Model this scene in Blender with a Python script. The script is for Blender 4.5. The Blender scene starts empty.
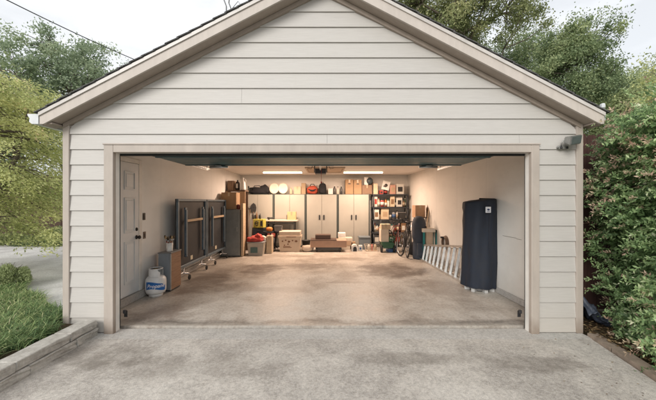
import bpy, bmesh, math, random
import numpy as np
from mathutils import Vector, Matrix, Euler
R = math.radians
PI = math.pi
random.seed(7)
NR = np.random.default_rng(11)
scene = bpy.context.scene
COL = scene.collection

# ------------------------------------------------------------------ helpers
class MB:
    """collects shapes, builds them as one mesh"""
    def __init__(s): s.v = []; s.f = []; s.m = []; s.s = []
    def add(s, verts, faces, mat=0, smooth=False):
        o = len(s.v); s.v += [tuple(v) for v in verts]
        for f in faces: s.f.append(tuple(i + o for i in f)); s.m.append(mat); s.s.append(smooth)
        return s
    def bm(s, b, mat=0, smooth=False, M=None):
        if M is not None: bmesh.ops.transform(b, matrix=M, verts=b.verts)
        b.verts.ensure_lookup_table(); b.verts.index_update()
        s.add([v.co[:] for v in b.verts], [[v.index for v in f.verts] for f in b.faces], mat, smooth)
        b.free(); return s
    def box(s, x0, x1, y0, y1, z0, z1, bev=0.0, mat=0, M=None, seg=1):
        b = bmesh.new(); bmesh.ops.create_cube(b, size=1)
        T = Matrix.Translation(((x0+x1)/2, (y0+y1)/2, (z0+z1)/2)) @ Matrix.Diagonal((abs(x1-x0), abs(y1-y0), abs(z1-z0), 1))
        bmesh.ops.transform(b, matrix=T, verts=b.verts)
        if bev > 0: bmesh.ops.bevel(b, geom=b.edges[:], offset=bev, segments=seg, profile=.6, affect='EDGES')
        return s.bm(b, mat, False, M)
    def tube(s, pts, r, n=8, mat=0, cap=True):
        pts = [Vector(p) for p in pts]
        rs = r if isinstance(r, (list, tuple)) else [r]*len(pts)
        vs = []; fs = []; prev = None
        for i, p in enumerate(pts):
            t = (pts[min(i+1, len(pts)-1)] - pts[max(i-1, 0)])
            if t.length < 1e-9: t = Vector((0, 0, 1))
            t.normalize()
            if prev is None:
                a = Vector((0, 0, 1)) if abs(t.z) < .9 else Vector((1, 0, 0))
                u = t.cross(a).normalized()
            else:
                u = (prev - t*prev.dot(t))
                u = u.normalized() if u.length > 1e-6 else t.orthogonal().normalized()
            prev = u; w = t.cross(u)
            for k in range(n):
                a = 2*PI*k/n
                vs.append(p + (u*math.cos(a) + w*math.sin(a))*rs[i])
        for i in range(len(pts)-1):
            for k in range(n):
                fs.append((i*n+k, i*n+(k+1) % n, (i+1)*n+(k+1) % n, (i+1)*n+k))
        s.add(vs, fs, mat, True)
        if cap: s.add(vs[:n], [tuple(range(n))[::-1]], mat); s.add(vs[-n:], [tuple(range(n))], mat)
        return s
    def lathe(s, prof, c=(0, 0, 0), n=24, mat=0, sx=1, sy=1, M=None, smooth=True):
        vs = []; fs = []
        for (r, z) in prof:
            for k in range(n):
                a = 2*PI*k/n
                p = Vector((c[0]+r*math.cos(a)*sx, c[1]+r*math.sin(a)*sy, c[2]+z))
                vs.append(M @ p if M is not None else p)
        for i in range(len(prof)-1):
            for k in range(n):
                fs.append((i*n+k, i*n+(k+1) % n, (i+1)*n+(k+1) % n, (i+1)*n+k))
        s.add(vs, fs, mat, smooth)
        if prof[0][0] > 1e-4: s.add(vs[:n], [tuple(range(n))[::-1]], mat)
        if prof[-1][0] > 1e-4: s.add(vs[-n:], [tuple(range(n))], mat)
        return s
    def prism(s, poly, y0, y1, mat=0, M=None):
        """poly in (x,z), extruded along y"""
        n = len(poly)
        vs = [Vector((x, y0, z)) for x, z in poly] + [Vector((x, y1, z)) for x, z in poly]
        if M is not None: vs = [M @ v for v in vs]
        fs = [tuple(range(n)), tuple(range(n, 2*n))[::-1]]
        fs += [(i, n+i, n+(i+1) % n, (i+1) % n) for i in range(n)]
        return s.add(vs, fs, mat)
    def xf(s, M): s.v = [tuple(M @ Vector(v)) for v in s.v]; return s
    def build(s, name, mats, parent=None, loc=None):
        me = bpy.data.meshes.new(name)
        me.from_pydata(s.v, [], s.f)
        for m in (mats if isinstance(mats, (list, tuple)) else [mats]): me.materials.append(m)
        me.polygons.foreach_set('material_index', s.m)
        me.polygons.foreach_set('use_smooth', s.s)
        b = bmesh.new(); b.from_mesh(me)
        bmesh.ops.remove_doubles(b, verts=b.verts, dist=1e-5)
        bmesh.ops.recalc_face_normals(b, faces=b.faces)
        b.to_mesh(me); b.free()
        o = bpy.data.objects.new(name, me); COL.objects.link(o)
        if parent is not None: o.parent = parent
        if loc is not None: o.location = loc
        return o

def tag(o, label=None, cat=None, group=None, kind=None):
    if label: o['label'] = label
    if cat: o['category'] = cat
    if group: o['group'] = group
    if kind: o['kind'] = kind
    return o
def thing(name, label, cat, loc=(0, 0, 0), rotz=0, group=None):
    o = bpy.data.objects.new(name, None); COL.objects.link(o); o.empty_display_size = .1
    o.location = loc; o.rotation_euler = (0, 0, rotz)
    return tag(o, label, cat, group)
def copy_tree(o, loc=None, rotz=None, label=None):
    c = o.copy(); COL.objects.link(c)
    if loc is not None: c.location = loc
    if rotz is not None: c.rotation_euler = (0, 0, rotz)
    if label: c['label'] = label
    for ch in list(o.children):
        d = ch.copy(); COL.objects.link(d); d.parent = c
        for g in list(ch.children):
            e = g.copy(); COL.objects.link(e); e.parent = d
    return c
def at(px, D):            # photo column at distance D -> world x (photo measured by a 300 px focal length)
    return (px-325)*D/300
def zt(py, D):
    return 1.54+(202-py)*D/300

# ------------------------------------------------------------------ materials
class NT:
    def __init__(s, name):
        s.m = bpy.data.materials.new(name); s.m.use_nodes = True
        s.t = s.m.node_tree; s.n = s.t.nodes; s.l = s.t.links
        s.p = s.n['Principled BSDF']; s.out = s.n['Material Output']
        s.tc = s.n.new('ShaderNodeTexCoord')
        s.co = s.tc.outputs['Object']
    def world(s):
        g = s.n.new('ShaderNodeNewGeometry'); s.co = g.outputs['Position']; return s
    def link(s, a, b): s.l.new(a, b)
    def mapping(s, scale=(1, 1, 1), loc=(0, 0, 0), rot=(0, 0, 0)):
        m = s.n.new('ShaderNodeMapping'); s.link(s.co, m.inputs[0])
        m.inputs['Scale'].default_value = scale; m.inputs['Location'].default_value = loc; m.inputs['Rotation'].default_value = rot
        return m.outputs[0]
    def noise(s, scale, detail=4, rough=.55, co=None, dist=0):
        n = s.n.new('ShaderNodeTexNoise'); n.inputs['Scale'].default_value = scale
        n.inputs['Detail'].default_value = detail; n.inputs['Roughness'].default_value = rough; n.inputs['Distortion'].default_value = dist
        s.link(co if co is not None else s.co, n.inputs['Vector']); return n.outputs['Fac']
    def ramp(s, fac, stops, mode='LINEAR'):
        r = s.n.new('ShaderNodeValToRGB'); s.link(fac, r.inputs[0]); e = r.color_ramp.elements
        r.color_ramp.interpolation = mode
        while len(e) < len(stops): e.new(.5)
        for i, (p, c) in enumerate(stops):
            e[i].position = p
            if not isinstance(c, (tuple, list)): c = (c, c, c)
            e[i].color = (*c[:3], 1)
        return r.outputs[0]
    def mix(s, fac, a, b, mode='MIX'):
        m = s.n.new('ShaderNodeMix'); m.data_type = 'RGBA'; m.blend_type = mode
        for v, k in ((fac, 0), (a, 6), (b, 7)):
            if isinstance(v, (int, float)) and k == 0: m.inputs[0].default_value = v
            elif isinstance(v, (tuple, list)): m.inputs[k].default_value = (*v[:3], 1)
            else: s.link(v, m.inputs[k])
        return m.outputs[2]
    def math(s, op, a, b=None, clamp=False):
        m = s.n.new('ShaderNodeMath'); m.operation = op; m.use_clamp = clamp
        for i, v in enumerate((a, b)):
            if v is None: continue
            if isinstance(v, (int, float)): m.inputs[i].default_value = v
            else: s.link(v, m.inputs[i])
        return m.outputs[0]
    def sep(s):
        x = s.n.new('ShaderNodeSeparateXYZ'); s.link(s.co, x.inputs[0]); return x.outputs
    def blob(s, cx, cy, rx, ry, soft=.5, wob=.35, nz=None):
        """soft stain on the floor: 1 inside, 0 outside"""
        x = s.sep(); a = s.math('DIVIDE', s.math('SUBTRACT', x[0], cx), rx); b = s.math('DIVIDE', s.math('SUBTRACT', x[1], cy), ry)
        d = s.math('SQRT', s.math('ADD', s.math('MULTIPLY', a, a), s.math('MULTIPLY', b, b)))
        if nz is not None: d = s.math('ADD', d, s.math('MULTIPLY', s.math('SUBTRACT', nz, .5), wob*4))
        return s.ramp(d, [(max(0, 1-soft), 1), (1, 0)], 'EASE')
    def col(s, c):
        if isinstance(c, (tuple, list)): s.p.inputs['Base Color'].default_value = (*c[:3], 1)
        else: s.link(c, s.p.inputs['Base Color'])
        return s
    def set(s, rough=.5, metal=0, spec=.5):
        s.p.inputs['Roughness'].default_value = rough if isinstance(rough, (int, float)) else .5
        if not isinstance(rough, (int, float)): s.link(rough, s.p.inputs['Roughness'])
        s.p.inputs['Metallic'].default_value = metal; s.p.inputs['Specular IOR Level'].default_value = spec; return s
    def bump(s, h, strength=.3, dist=.01):
        b = s.n.new('ShaderNodeBump'); b.inputs['Strength'].default_value = strength; b.inputs['Distance'].default_value = dist
        s.link(h, b.inputs['Height']); s.link(b.outputs[0], s.p.inputs['Normal']); return s

_mc = {}
def M(name, c, rough=.5, metal=0, var=.12, scale=6, bump=.15, grime=0, spec=.5):
    """a painted / plain material with a little unevenness"""
    if name in _mc: return _mc[name]
    t = NT(name)
    n = t.noise(scale, 5, .6)
    lo = tuple(x*(1-var) for x in c); hi = tuple(min(1, x*(1+var)) for x in c)
    col = t.ramp(n, [(.3, lo), (.7, hi)])
    if grime:
        g = t.ramp(t.noise(scale*.35, 8, .7, dist=.6), [(.5, 0), (.75, 1)])
        col = t.mix(t.math('MULTIPLY', g, grime), col, tuple(x*.45 for x in c))
    t.col(col).set(t.ramp(n, [(.3, max(.03, rough-.08)), (.7, min(1, rough+.08))]), metal, spec)
    if bump: t.bump(t.noise(scale*12, 3), bump, .003)
    _mc[name] = t.m; return t.m

def leaf_mat(name, stops, trans=.35, rough=.5, gain=1.55):
    stops = [(p, tuple(min(.75, v*gain) for v in c)) for p, c in stops]
    t = NT(name)
    a = t.n.new('ShaderNodeAttribute'); a.attribute_name = 'tint'
    c = t.ramp(a.outputs['Fac'], stops)
    t.col(c).set(rough, 0, .35)
    tr = t.n.new('ShaderNodeBsdfTranslucent'); t.link(c, tr.inputs['Color'])
    mx = t.n.new('ShaderNodeMixShader'); mx.inputs[0].default_value = trans
    t.link(t.p.outputs[0], mx.inputs[1]); t.link(tr.outputs[0], mx.inputs[2]); t.link(mx.outputs[0], t.out.inputs[0])
    return t.m

def siding_mat():
    t = NT('painted lap siding').world()
    grain = t.noise(9, 6, .65, co=t.mapping((.6, 1, 14)))
    blot = t.noise(1.4, 5, .6)
    col = t.ramp(grain, [(.3, (.425, .406, .381)), (.7, (.487, .467, .440))])
    col = t.mix(t.math('MULTIPLY', t.ramp(blot, [(.42, 0), (.72, 1)]), .22), col, (.47, .45, .40))
    dr = t.noise(5, 6, .7, co=t.mapping((5, 1, .5)))
    col = t.mix(t.math('MULTIPLY', t.ramp(dr, [(.55, 0), (.8, 1)]), .25), col, (.42, .40, .355))
    # splash of dirt low on the wall
    z = t.sep()[2]
    low = t.ramp(t.math('ADD', z, t.math('MULTIPLY', t.noise(7, 5), .25)), [(.08, 1), (.5, 0)])
    col = t.mix(t.math('MULTIPLY', low, .3), col, (.40, .35, .28))
    t.col(col).set(.55); t.bump(grain, .12, .004); return t.m
def trim_mat(name, c):
    t = NT(name).world()
    g = t.noise(10, 6, .65, co=t.mapping((1, 1, .25)))
    col = t.ramp(g, [(.3, tuple(x*.9 for x in c)), (.7, tuple(x*1.07 for x in c))])
    blot = t.ramp(t.noise(2.5, 6, .7), [(.5, 0), (.8, 1)])
    col = t.mix(t.math('MULTIPLY', blot, .3), col, tuple(x*.7 for x in c))
    z = t.sep()[2]
    low = t.ramp(t.math('ADD', z, t.math('MULTIPLY', t.noise(14, 5), .16)), [(.06, 1), (.26, 0)])
    col = t.mix(t.math('MULTIPLY', low, .7), col, (.20, .15, .11))
    t.col(col).set(.6); t.bump(g, .15, .004); return t.m
def drywall_mat(name, c, grime=.3, low=.5):
    t = NT(name).world()
    n = t.noise(.9, 6, .6, dist=.4)
    col = t.ramp(n, [(.3, tuple(x*.93 for x in c)), (.7, tuple(min(1, x*1.04) for x in c))])
    sm = t.ramp(t.noise(2.2, 8, .72, co=t.mapping((1, .6, 1.6)), dist=.5), [(.52, 0), (.78, 1)])
    col = t.mix(t.math('MULTIPLY', sm, grime), col, tuple(x*.6 for x in c))
    # taped seams, 1.22 m apart along the wall
    y = t.sep()[1]
    fr = t.math('ABSOLUTE', t.math('SUBTRACT', t.math('FRACT', t.math('DIVIDE', y, 1.22)), .5))
    seam = t.ramp(fr, [(0, 1), (.025, 0)])
    col = t.mix(t.math('MULTIPLY', seam, .22), col, tuple(x*.72 for x in c))
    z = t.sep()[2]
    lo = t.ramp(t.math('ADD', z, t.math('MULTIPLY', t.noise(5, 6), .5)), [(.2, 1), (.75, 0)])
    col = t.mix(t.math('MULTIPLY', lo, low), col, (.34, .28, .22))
    t.col(col).set(.75, 0, .3); t.bump(t.noise(60, 3), .12, .003); return t.m

def floor_mat():
    t = NT('worn garage slab').world()
    mid = t.noise(1.5, 14, .70, dist=.3); cr = t.noise(4.2, 14, .76); fine = t.noise(28, 8, .75); big = t.noise(.5, 12, .68, dist=.3)
    strk = t.noise(2.2, 12, .75, co=t.mapping((2.6, .5, 1)))
    col = t.ramp(mid, [(.36, (.29, .25, .21)), (.47, (.43, .39, .34)), (.60, (.56, .525, .47))])
    col = t.mix(t.math('MULTIPLY', t.ramp(cr, [(.53, 0), (.60, 1)]), .35), col, (.56, .52, .46))
    col = t.mix(t.math('MULTIPLY', t.ramp(cr, [(.38, 1), (.45, 0)]), .35), col, (.20, .155, .12))
    col = t.mix(t.math('MULTIPLY', t.ramp(strk, [(.54, 0), (.62, 1)]), .30), col, (.22, .165, .125))
    gr = t.noise(12, 12, .8)
    col = t.mix(t.math('MULTIPLY', t.ramp(gr, [(.42, 1), (.47, 0)]), .22), col, (.20, .165, .13))
    col = t.mix(.35, col, t.ramp(fine, [(.36, (.17, .14, .115)), (.62, (.60, .56, .50))]))
    for (cx, cy, rx, ry, f, c) in ((-1.5, 6.9, .55, .75, .8, .30), (-.35, 7.2, .7, .38, .7, .34), (.3, 8.1, 1.4, .25, .4, .5), (1.5, 6.8, .75, .9, .8, .32), (2.2, 5.3, .5, .8, .5, .5), (-2.3, 5.9, .45, 1.1, .65, .42), (-2.3, 4.15, .5, .35, .7, .5), (.45, 6.3, .3, .45, .5, .5), (-1.1, 5.3, 1.0, .22, .4, .55), (-.9, 8.6, .8, .3, .4, .5), (.4, 5.75, .5, .10, .5, .5)):
        b = t.math('MULTIPLY', t.blob(cx, cy, rx*1.2, ry*1.15, .6, .5, mid), t.ramp(cr, [(.40, .5), (.52, 1)]))
        col = t.mix(t.math('MULTIPLY', b, f), col, (.37*c, .29*c, .235*c))
    y = t.sep()[1]
    edge = t.math('SUBTRACT', 1, t.math('MULTIPLY', t.math('ABSOLUTE', t.math('SUBTRACT', t.math('ADD', y, t.math('MULTIPLY', t.math('SUBTRACT', mid, .5), .6)), 3.84)), 8), True)
    col = t.mix(t.math('MULTIPLY', t.math('MULTIPLY', edge, t.ramp(cr, [(.4, .4), (.55, 1)])), .75), col, (.10, .088, .075))
    t.col(col).set(t.ramp(mid, [(.3, .33), (.7, .58)]), 0, .5); t.bump(fine, .15, .004); return t.m

def drive_mat(name, base, dark, light, blobs=True):
    t = NT(name).world()
    mid = t.noise(1.3, 14, .72, dist=.25); big = t.noise(.6, 12, .7, dist=.3); fine = t.noise(34, 8, .75); peb = t.noise(170, 3, .7)
    cr = t.noise(3.6, 14, .78)
    col = t.ramp(mid, [(.40, dark), (.47, tuple((a_+b_)/2 for a_, b_ in zip(dark, base))), (.50, base), (.60, light)])
    col = t.mix(t.math('MULTIPLY', t.ramp(big, [(.50, 0), (.54, 1)]), .38), col, tuple(x*.82 for x in dark))
    col = t.mix(t.math('MULTIPLY', t.ramp(cr, [(.54, 0), (.60, 1)]), .32), col, light)
    col = t.mix(t.math('MULTIPLY', t.ramp(cr, [(.38, 1), (.44, 0)]), .30), col, tuple(x*.75 for x in dark))
    gr = t.noise(11, 12, .8)
    col = t.mix(t.math('MULTIPLY', t.ramp(gr, [(.42, 1), (.47, 0)]), .26), col, tuple(x*.72 for x in dark))
    col = t.mix(t.math('MULTIPLY', t.ramp(gr, [(.55, 0), (.60, 1)]), .20), col, light)
    col = t.mix(.42, col, t.ramp(fine, [(.36, tuple(x*.45 for x in dark)), (.62, tuple(min(1, x*1.12) for x in light))]))
    col = t.mix(.26, col, t.ramp(peb, [(.35, .05), (.65, .85)]))
    if blobs:
        for (cx, cy, rx, ry, f, c) in ((-2.2, 3.05, .7, .28, .6, .55), (-1.2, 2.85, 1.2, .3, .45, .6), (.9, 3.0, .9, .16, .5, .6), (2.1, 2.9, .55, .16, .6, .55), (-1.5, 1.9, 1.0, .4, .3, .7)):
            b = t.math('MULTIPLY', t.blob(cx, cy, rx, ry, .6, .5, mid), t.ramp(cr, [(.40, .35), (.56, 1)]))
            col = t.mix(t.math('MULTIPLY', b, f), col, tuple(x*c for x in dark))
        vo = t.n.new('ShaderNodeTexVoronoi'); vo.inputs['Scale'].default_value = 2.2; t.link(t.co, vo.inputs['Vector'])
        sp = t.ramp(t.math('ADD', vo.outputs['Distance'], t.math('MULTIPLY', fine, .03)), [(.035, 1), (.05, 0)])
        col = t.mix(t.math('MULTIPLY', sp, .7), col, (.04, .035, .03))
    t.col(col).set(.85, 0, .3); t.bump(t.math('ADD', fine, t.math('MULTIPLY', peb, .6)), .4, .006); return t.m

def wood_mat(name, a, b, scale=(1, 1, 12), rough=.65):
    if name in _mc: return _mc[name]
    t = NT(name)
    g = t.noise(4, 8, .65, co=t.mapping(scale), dist=.4)
    t.col(t.ramp(g, [(.3, a), (.7, b)])).set(rough); t.bump(g, .3, .004); _mc[name] = t.m; return t.m
def fence_mat(name, a, b):
    t = NT(name).world()
    g = t.noise(3, 8, .7, co=t.mapping((14, 14, .7)), dist=.3); w = t.noise(1.3, 5)
    col = t.ramp(g, [(.3, a), (.7, b)])
    col = t.mix(t.math('MULTIPLY', t.ramp(w, [(.45, 0), (.7, 1)]), .4), col, tuple(x*.5 for x in a))
    t.col(col).set(.8, 0, .2); t.bump(g, .4, .005); return t.m
def shingle_mat():
    t = NT('asphalt shingles').world()
    v = t.n.new('ShaderNodeTexBrick'); v.inputs['Scale'].default_value = 3.2
    t.link(t.mapping((0, 0, 0)), v.inputs[0])
    m = t.n.new('ShaderNodeMapping'); t.link(t.co, m.inputs[0]); m.inputs['Rotation'].default_value = (0, 0, R(90)); t.link(m.outputs[0], v.inputs[0])
    v.inputs['Color1'].default_value = (.055, .055, .055, 1); v.inputs['Color2'].default_value = (.09, .085, .08, 1); v.inputs['Mortar'].default_value = (.02, .02, .02, 1)
    col = t.mix(.5, v.outputs['Color'], t.ramp(t.noise(60, 4), [(.3, .03), (.7, .14)]))
    t.col(col).set(.9); t.bump(t.noise(80, 3), .5, .01); return t.m

SID = siding_mat()
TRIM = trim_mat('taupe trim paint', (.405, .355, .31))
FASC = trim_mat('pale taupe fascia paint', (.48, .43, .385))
SOFF_SHADE = trim_mat('shade darkened soffit taupe', (.33, .275, .23))  # overhang shade is put into this darker taupe, for frieze and soffits
JAMB = M('off white jamb paint', (.72, .70, .66), .5, grime=.2, scale=3)
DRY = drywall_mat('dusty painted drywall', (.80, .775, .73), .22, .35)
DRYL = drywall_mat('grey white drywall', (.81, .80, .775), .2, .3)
CEIL = drywall_mat('ceiling drywall', (.78, .72, .66), .25, 0)
FLOOR = floor_mat()
DRIVE = drive_mat('weathered driveway concrete', (.475, .43, .37), (.27, .235, .195), (.63, .585, .515))
APRON = drive_mat('pale smooth apron concrete', (.49, .465, .42), (.36, .335, .295), (.58, .555, .51), False)
PATH = drive_mat('path concrete', (.60, .58, .54), (.38, .35, .32), (.72, .70, .66), False)
SHING = shingle_mat()
WHITE = M('white plastic', (.72, .71, .68), .45, grime=.15)
BLACK = M('black plastic', (.022, .022, .024), .5)
BLACKC = M('black cloth', (.018, .018, .022), .9, var=.3, scale=14, bump=.4)
STEEL = M('galvanised steel', (.55, .56, .57), .35, .9)
ALU = M('brushed aluminium', (.50, .50, .49), .42, .85, var=.15, scale=14)
CARD = M('brown cardboard', (.34, .22, .125), .85, var=.12)
CARDD = M('dark cardboard', (.23, .15, .10), .85, var=.15)
RUBBER = M('black rubber', (.02, .02, .02), .75)
WOODL = wood_mat('pale plywood', (.42, .30, .19), (.56, .43, .29))

# ------------------------------------------------------------------ camera, light, sky
cd = bpy.data.cameras.new('camera'); cam = bpy.data.objects.new('camera', cd); COL.objects.link(cam)
cam.location = (0, 0, 1.54); cam.rotation_euler = (R(90), 0, 0)
cd.sensor_width = 36; cd.lens = 36*300/656; cd.shift_x = 3/656; cd.shift_y = 2/656
cd.clip_start = .05; cd.clip_end = 600
scene.camera = cam
SUN_EL, SUN_AZ = 26, 208       # azimuth measured clockwise from +y: the sun stands behind the camera, to its left
w = bpy.data.worlds.new('World'); scene.world = w; w.use_nodes = True
wn = w.node_tree.nodes; wl = w.node_tree.links
sky = wn.new('ShaderNodeTexSky'); sky.sky_type = 'NISHITA'; sky.sun_disc = False
sky.sun_elevation = R(SUN_EL); sky.sun_rotation = R(SUN_AZ); sky.air_density = 1.3; sky.dust_density = 4; sky.ozone_density = 1
hs = wn.new('ShaderNodeHueSaturation'); hs.inputs['Saturation'].default_value = .45; wl.new(sky.outputs[0], hs.inputs['Color'])
wtc = wn.new('ShaderNodeTexCoord'); wmp = wn.new('ShaderNodeMapping'); wmp.inputs['Scale'].default_value = (1, 1, 2.6); wl.new(wtc.outputs['Generated'], wmp.inputs[0])
wno = wn.new('ShaderNodeTexNoise'); wno.inputs['Scale'].default_value = 2.2; wno.inputs['Detail'].default_value = 7; wno.inputs['Roughness'].default_value = .55; wl.new(wmp.outputs[0], wno.inputs['Vector'])
wr = wn.new('ShaderNodeValToRGB'); wl.new(wno.outputs['Fac'], wr.inputs[0])
wr.color_ramp.elements[0].position = .34; wr.color_ramp.elements[0].color = (.60, .60, .60, 1)
wr.color_ramp.elements[1].position = .56; wr.color_ramp.elements[1].color = (1, 1, 1, 1)
wm = wn.new('ShaderNodeMix'); wm.data_type = 'RGBA'; wl.new(wr.outputs[0], wm.inputs[0]); wl.new(hs.outputs[0], wm.inputs[6])
wm.inputs[7].default_value = (7.2, 7.35, 7.55, 1)
wl.new(wm.outputs[2], wn['Background'].inputs[0]); wn['Background'].inputs[1].default_value = .105
sl = bpy.data.lights.new('sun', 'SUN'); so = bpy.data.objects.new('sun', sl); COL.objects.link(so)
sl.energy = 1.75; sl.angle = R(26); sl.color = (1, .965, .92)
az = R(SUN_AZ); dirv = Vector((math.sin(az)*math.cos(R(SUN_EL)), math.cos(az)*math.cos(R(SUN_EL)), math.sin(R(SUN_EL))))
so.rotation_euler = dirv.to_track_quat('Z', 'Y').to_euler(); so.location = (-6, -12, 14)
scene.view_settings.view_transform = 'Standard'; scene.view_settings.look = 'None'
scene.view_settings.exposure = .56; scene.view_settings.gamma = 1

# ------------------------------------------------------------------ ground
def sheet(name, poly, z, mat, th=.0):
    m = MB()
    if th:
        n = len(poly); vs = [(x, y, z) for x, y in poly]+[(x, y, z-th) for x, y in poly]
        m.add(vs, [tuple(range(n)), tuple(range(n, 2*n))[::-1]]+[(i, (i+1) % n, n+(i+1) % n, n+i) for i in range(n)])
    else: m.add([(x, y, z) for x, y in poly], [tuple(range(len(poly)))])
    o = m.build(name, mat); o['kind'] = 'structure'; return o
SOIL = NT('leaf strewn soil').world()
_n = SOIL.noise(3, 8, .7); _f = SOIL.noise(40, 5, .7)
SOIL.col(SOIL.mix(.5, SOIL.ramp(_n, [(.3, (.05, .035, .022)), (.7, (.10, .08, .045))]), SOIL.ramp(_f, [(.35, (.03, .022, .015)), (.7, (.16, .12, .07))]))).set(.95, 0, .1).bump(_f, .8, .03)
LAWN = NT('far lawn').world()
_n = LAWN.noise(1.2, 8, .7)
LAWN.col(LAWN.ramp(_n, [(.3, (.035, .05, .02)), (.7, (.09, .10, .04))])).set(.95, 0, .1)
sheet('ground', [(-300, -60), (300, -60), (300, 400), (-300, 400)], -.12, LAWN.m)
sheet('driveway', [(-2.72, -14), (2.85, -14), (2.85, 2.5), (3.04, 3.42), (-2.72, 3.42)], -.022, DRIVE, .1)
sheet('driveway_apron', [(-2.74, 3.42), (3.06, 3.42), (3.06, 3.70), (-2.74, 3.70)], -.022, APRON, .1)
sheet('garage_floor', [(-3.1, 3.74), (3.06, 3.74), (3.06, 10.8), (-3.1, 10.8)], 0, FLOOR, .1)
sheet('planting_bed', [(-14, -8), (-2.86, -8), (-2.86, 3.54), (-3.14, 3.56), (-3.14, 3.72), (-3.5, 3.98), (-5.2, 5.15), (-7, 5.5), (-14, 5.7)], .10, SOIL.m, .2)
sheet('garden_path', [(-3.14, 3.73), (-3.14, 10.3), (-22, 10.3), (-22, 5.8), (-14, 5.71), (-7, 5.51), (-5.2, 5.16), (-3.5, 3.99)], .06, PATH, .15)
sheet('hedge_bed', [(3.17, -8), (9, -8), (9, 4.3), (3.17, 4.3)], .0, SOIL.m, .1)

# low stone retaining wall: two courses of long rough blocks
STONE = NT('weathered block').world()
_m = STONE.noise(4, 8, .7, dist=.4); _f = STONE.noise(30, 6, .7)
STONE.col(STONE.mix(.5, STONE.ramp(_m, [(.38, (.34, .315, .275)), (.6, (.60, .575, .52))]), STONE.ramp(_f, [(.3, (.22, .20, .18)), (.7, (.54, .52, .48))]))).set(.9, 0, .2).bump(_f, .6, .01)
rw = thing('retaining_wall', 'low grey stone retaining wall of two courses along the left side of the driveway', 'wall', (-2.76, 1, 0))
for ci, (z0, z1, off, dx) in enumerate(((-.03, .062, .0, 0), (.066, .152, .28, -.012))):
    y = -6+off; m = MB()
    while y < 2.50:
        L = random.uniform(.5, .72); y1 = min(y+L, 2.535)
        b = bmesh.new(); bmesh.ops.create_cube(b, size=1)
        bmesh.ops.subdivide_edges(b, edges=b.edges[:], cuts=3, use_grid_fill=True)
        for v in b.verts:
            n3 = Vector(((random.random()-.5)*.012, (random.random()-.5)*.010, (random.random()-.5)*.006))
            v.co = Vector((v.co.x*.185+dx, (y+y1)/2+v.co.y*(y1-y-.008), (z0+z1)/2+v.co.z*(z1-z0)))+n3
        bmesh.ops.bevel(b, geom=[e for e in b.edges if e.calc_face_angle(0) > 1.0], offset=.006, segments=1, affect='EDGES')
        m.bm(b, 0, False); y = y1
    o = m.build('stone_course', STONE.m, rw)
# edging on the right
ed = MB(); n = 14
for i in range(n):
    t0, t1 = i/n, (i+.94)/n
    y0 = 3.50-t0*5.2; y1 = 3.50-t1*5.2
    x0 = 3.06-(3.5-y0)*.19; x1 = 3.06-(3.5-y1)*.19
    if y0 < 2.4: x0 = max(x0, 2.85)
    if y1 < 2.4: x1 = max(x1, 2.85)
    h = .015+random.uniform(-.006, .008); w_ = .12
    ed.add([(x0, y0, -.1), (x0+w_, y0, -.1), (x0+w_, y0, h), (x0, y0, h), (x1, y1, -.1), (x1+w_, y1, -.1), (x1+w_, y1, h), (x1, y1, h)],
           [(0, 1, 2, 3), (7, 6, 5, 4), (0, 3, 7, 4), (1, 5, 6, 2), (3, 2, 6, 7), (0, 4, 5, 1)])
o = ed.build('edging_kerb', M('brown edging brick', (.28, .22, .17), .9, var=.3, scale=9, bump=.5, grime=.5)); o['kind'] = 'structure'

# ------------------------------------------------------------------ the garage
G = thing('garage', 'white lap sided garage with a gabled roof and its wide overhead door open', 'garage', (0, 3.6, 0))
def gp(m, name, mats, parent=None):           # part of the garage; meshes are written in world coordinates
    off = Matrix.Translation((0, -3.6, 0)); m.xf(off); return m.build(name, mats, parent or G)
S = .52; AX = -.035
def frieze_z(x): return 4.016-abs(x-AX)*S
XL, XR = -3.12, 3.07; OL, OR_ = -2.51, 2.446; HZ = 2.128
# lap siding
sd = MB(); ex = .1825; z = 2.3515
while z > -.05: z -= ex
zs = []
while z < 4.1: zs.append(z); z += ex
SY = 3.58
def lap(x0b, x1b, x0t, x1t, z0, z1):
    if x1b-x0b > 2.2 and x1t-x0t > 1.6 and random.random() < .15:
        xj = random.uniform(x0t+.5, x1t-.5); lap(x0b, xj-.0011, x0t, xj-.0011, z0, z1); lap(xj+.0011, x1b, xj+.0011, x1t, z0, z1); return
    yb, yt = SY-.003, SY+.013
    v = [(x0b, yb, z0), (x1b, yb, z0), (x1t, yt, z1), (x0t, yt, z1), (x0b, yb+.022, z0), (x1b, yb+.022, z0), (x1t, yt+.009, z1), (x0t, yt+.009, z1)]
    sd.add(v, [(0, 1, 2, 3), (7, 6, 5, 4), (0, 4, 5, 1), (3, 2, 6, 7), (0, 3, 7, 4), (1, 5, 6, 2)])
for z0 in zs:
    z1 = z0+ex; zb = max(z0, -.01)
    def lim(zz): return min(3.1, max(0, (4.05-zz)/S))
    if z1 <= 2.2:
        lap(XL+.03, OL-.05, XL+.03, OL-.05, zb, z1); lap(OR_+.05, XR-.03, OR_+.05, XR-.03, zb, z1)
    else:
        zb2 = max(zb, 2.14) if z0 < 2.14 else zb
        a, b_ = lim(zb2), lim(z1)
        if b_ <= .01: b_ = .01
        xl0, xr0 = max(XL+.03, AX-a), min(XR-.03, AX+a); xl1, xr1 = max(XL+.03, AX-b_), min(XR-.03, AX+b_)
        if z0 < 2.14:
            lap(XL+.03, OL-.05, XL+.03, OL-.05, zb, zb2); lap(OR_+.05, XR-.03, OR_+.05, XR-.03, zb, zb2)
        if a > 0: lap(xl0, xr0, xl1, xr1, zb2, z1)
# butt joints in the boards: thin dark caulk lines
gp(sd, 'lap_siding', SID)
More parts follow.
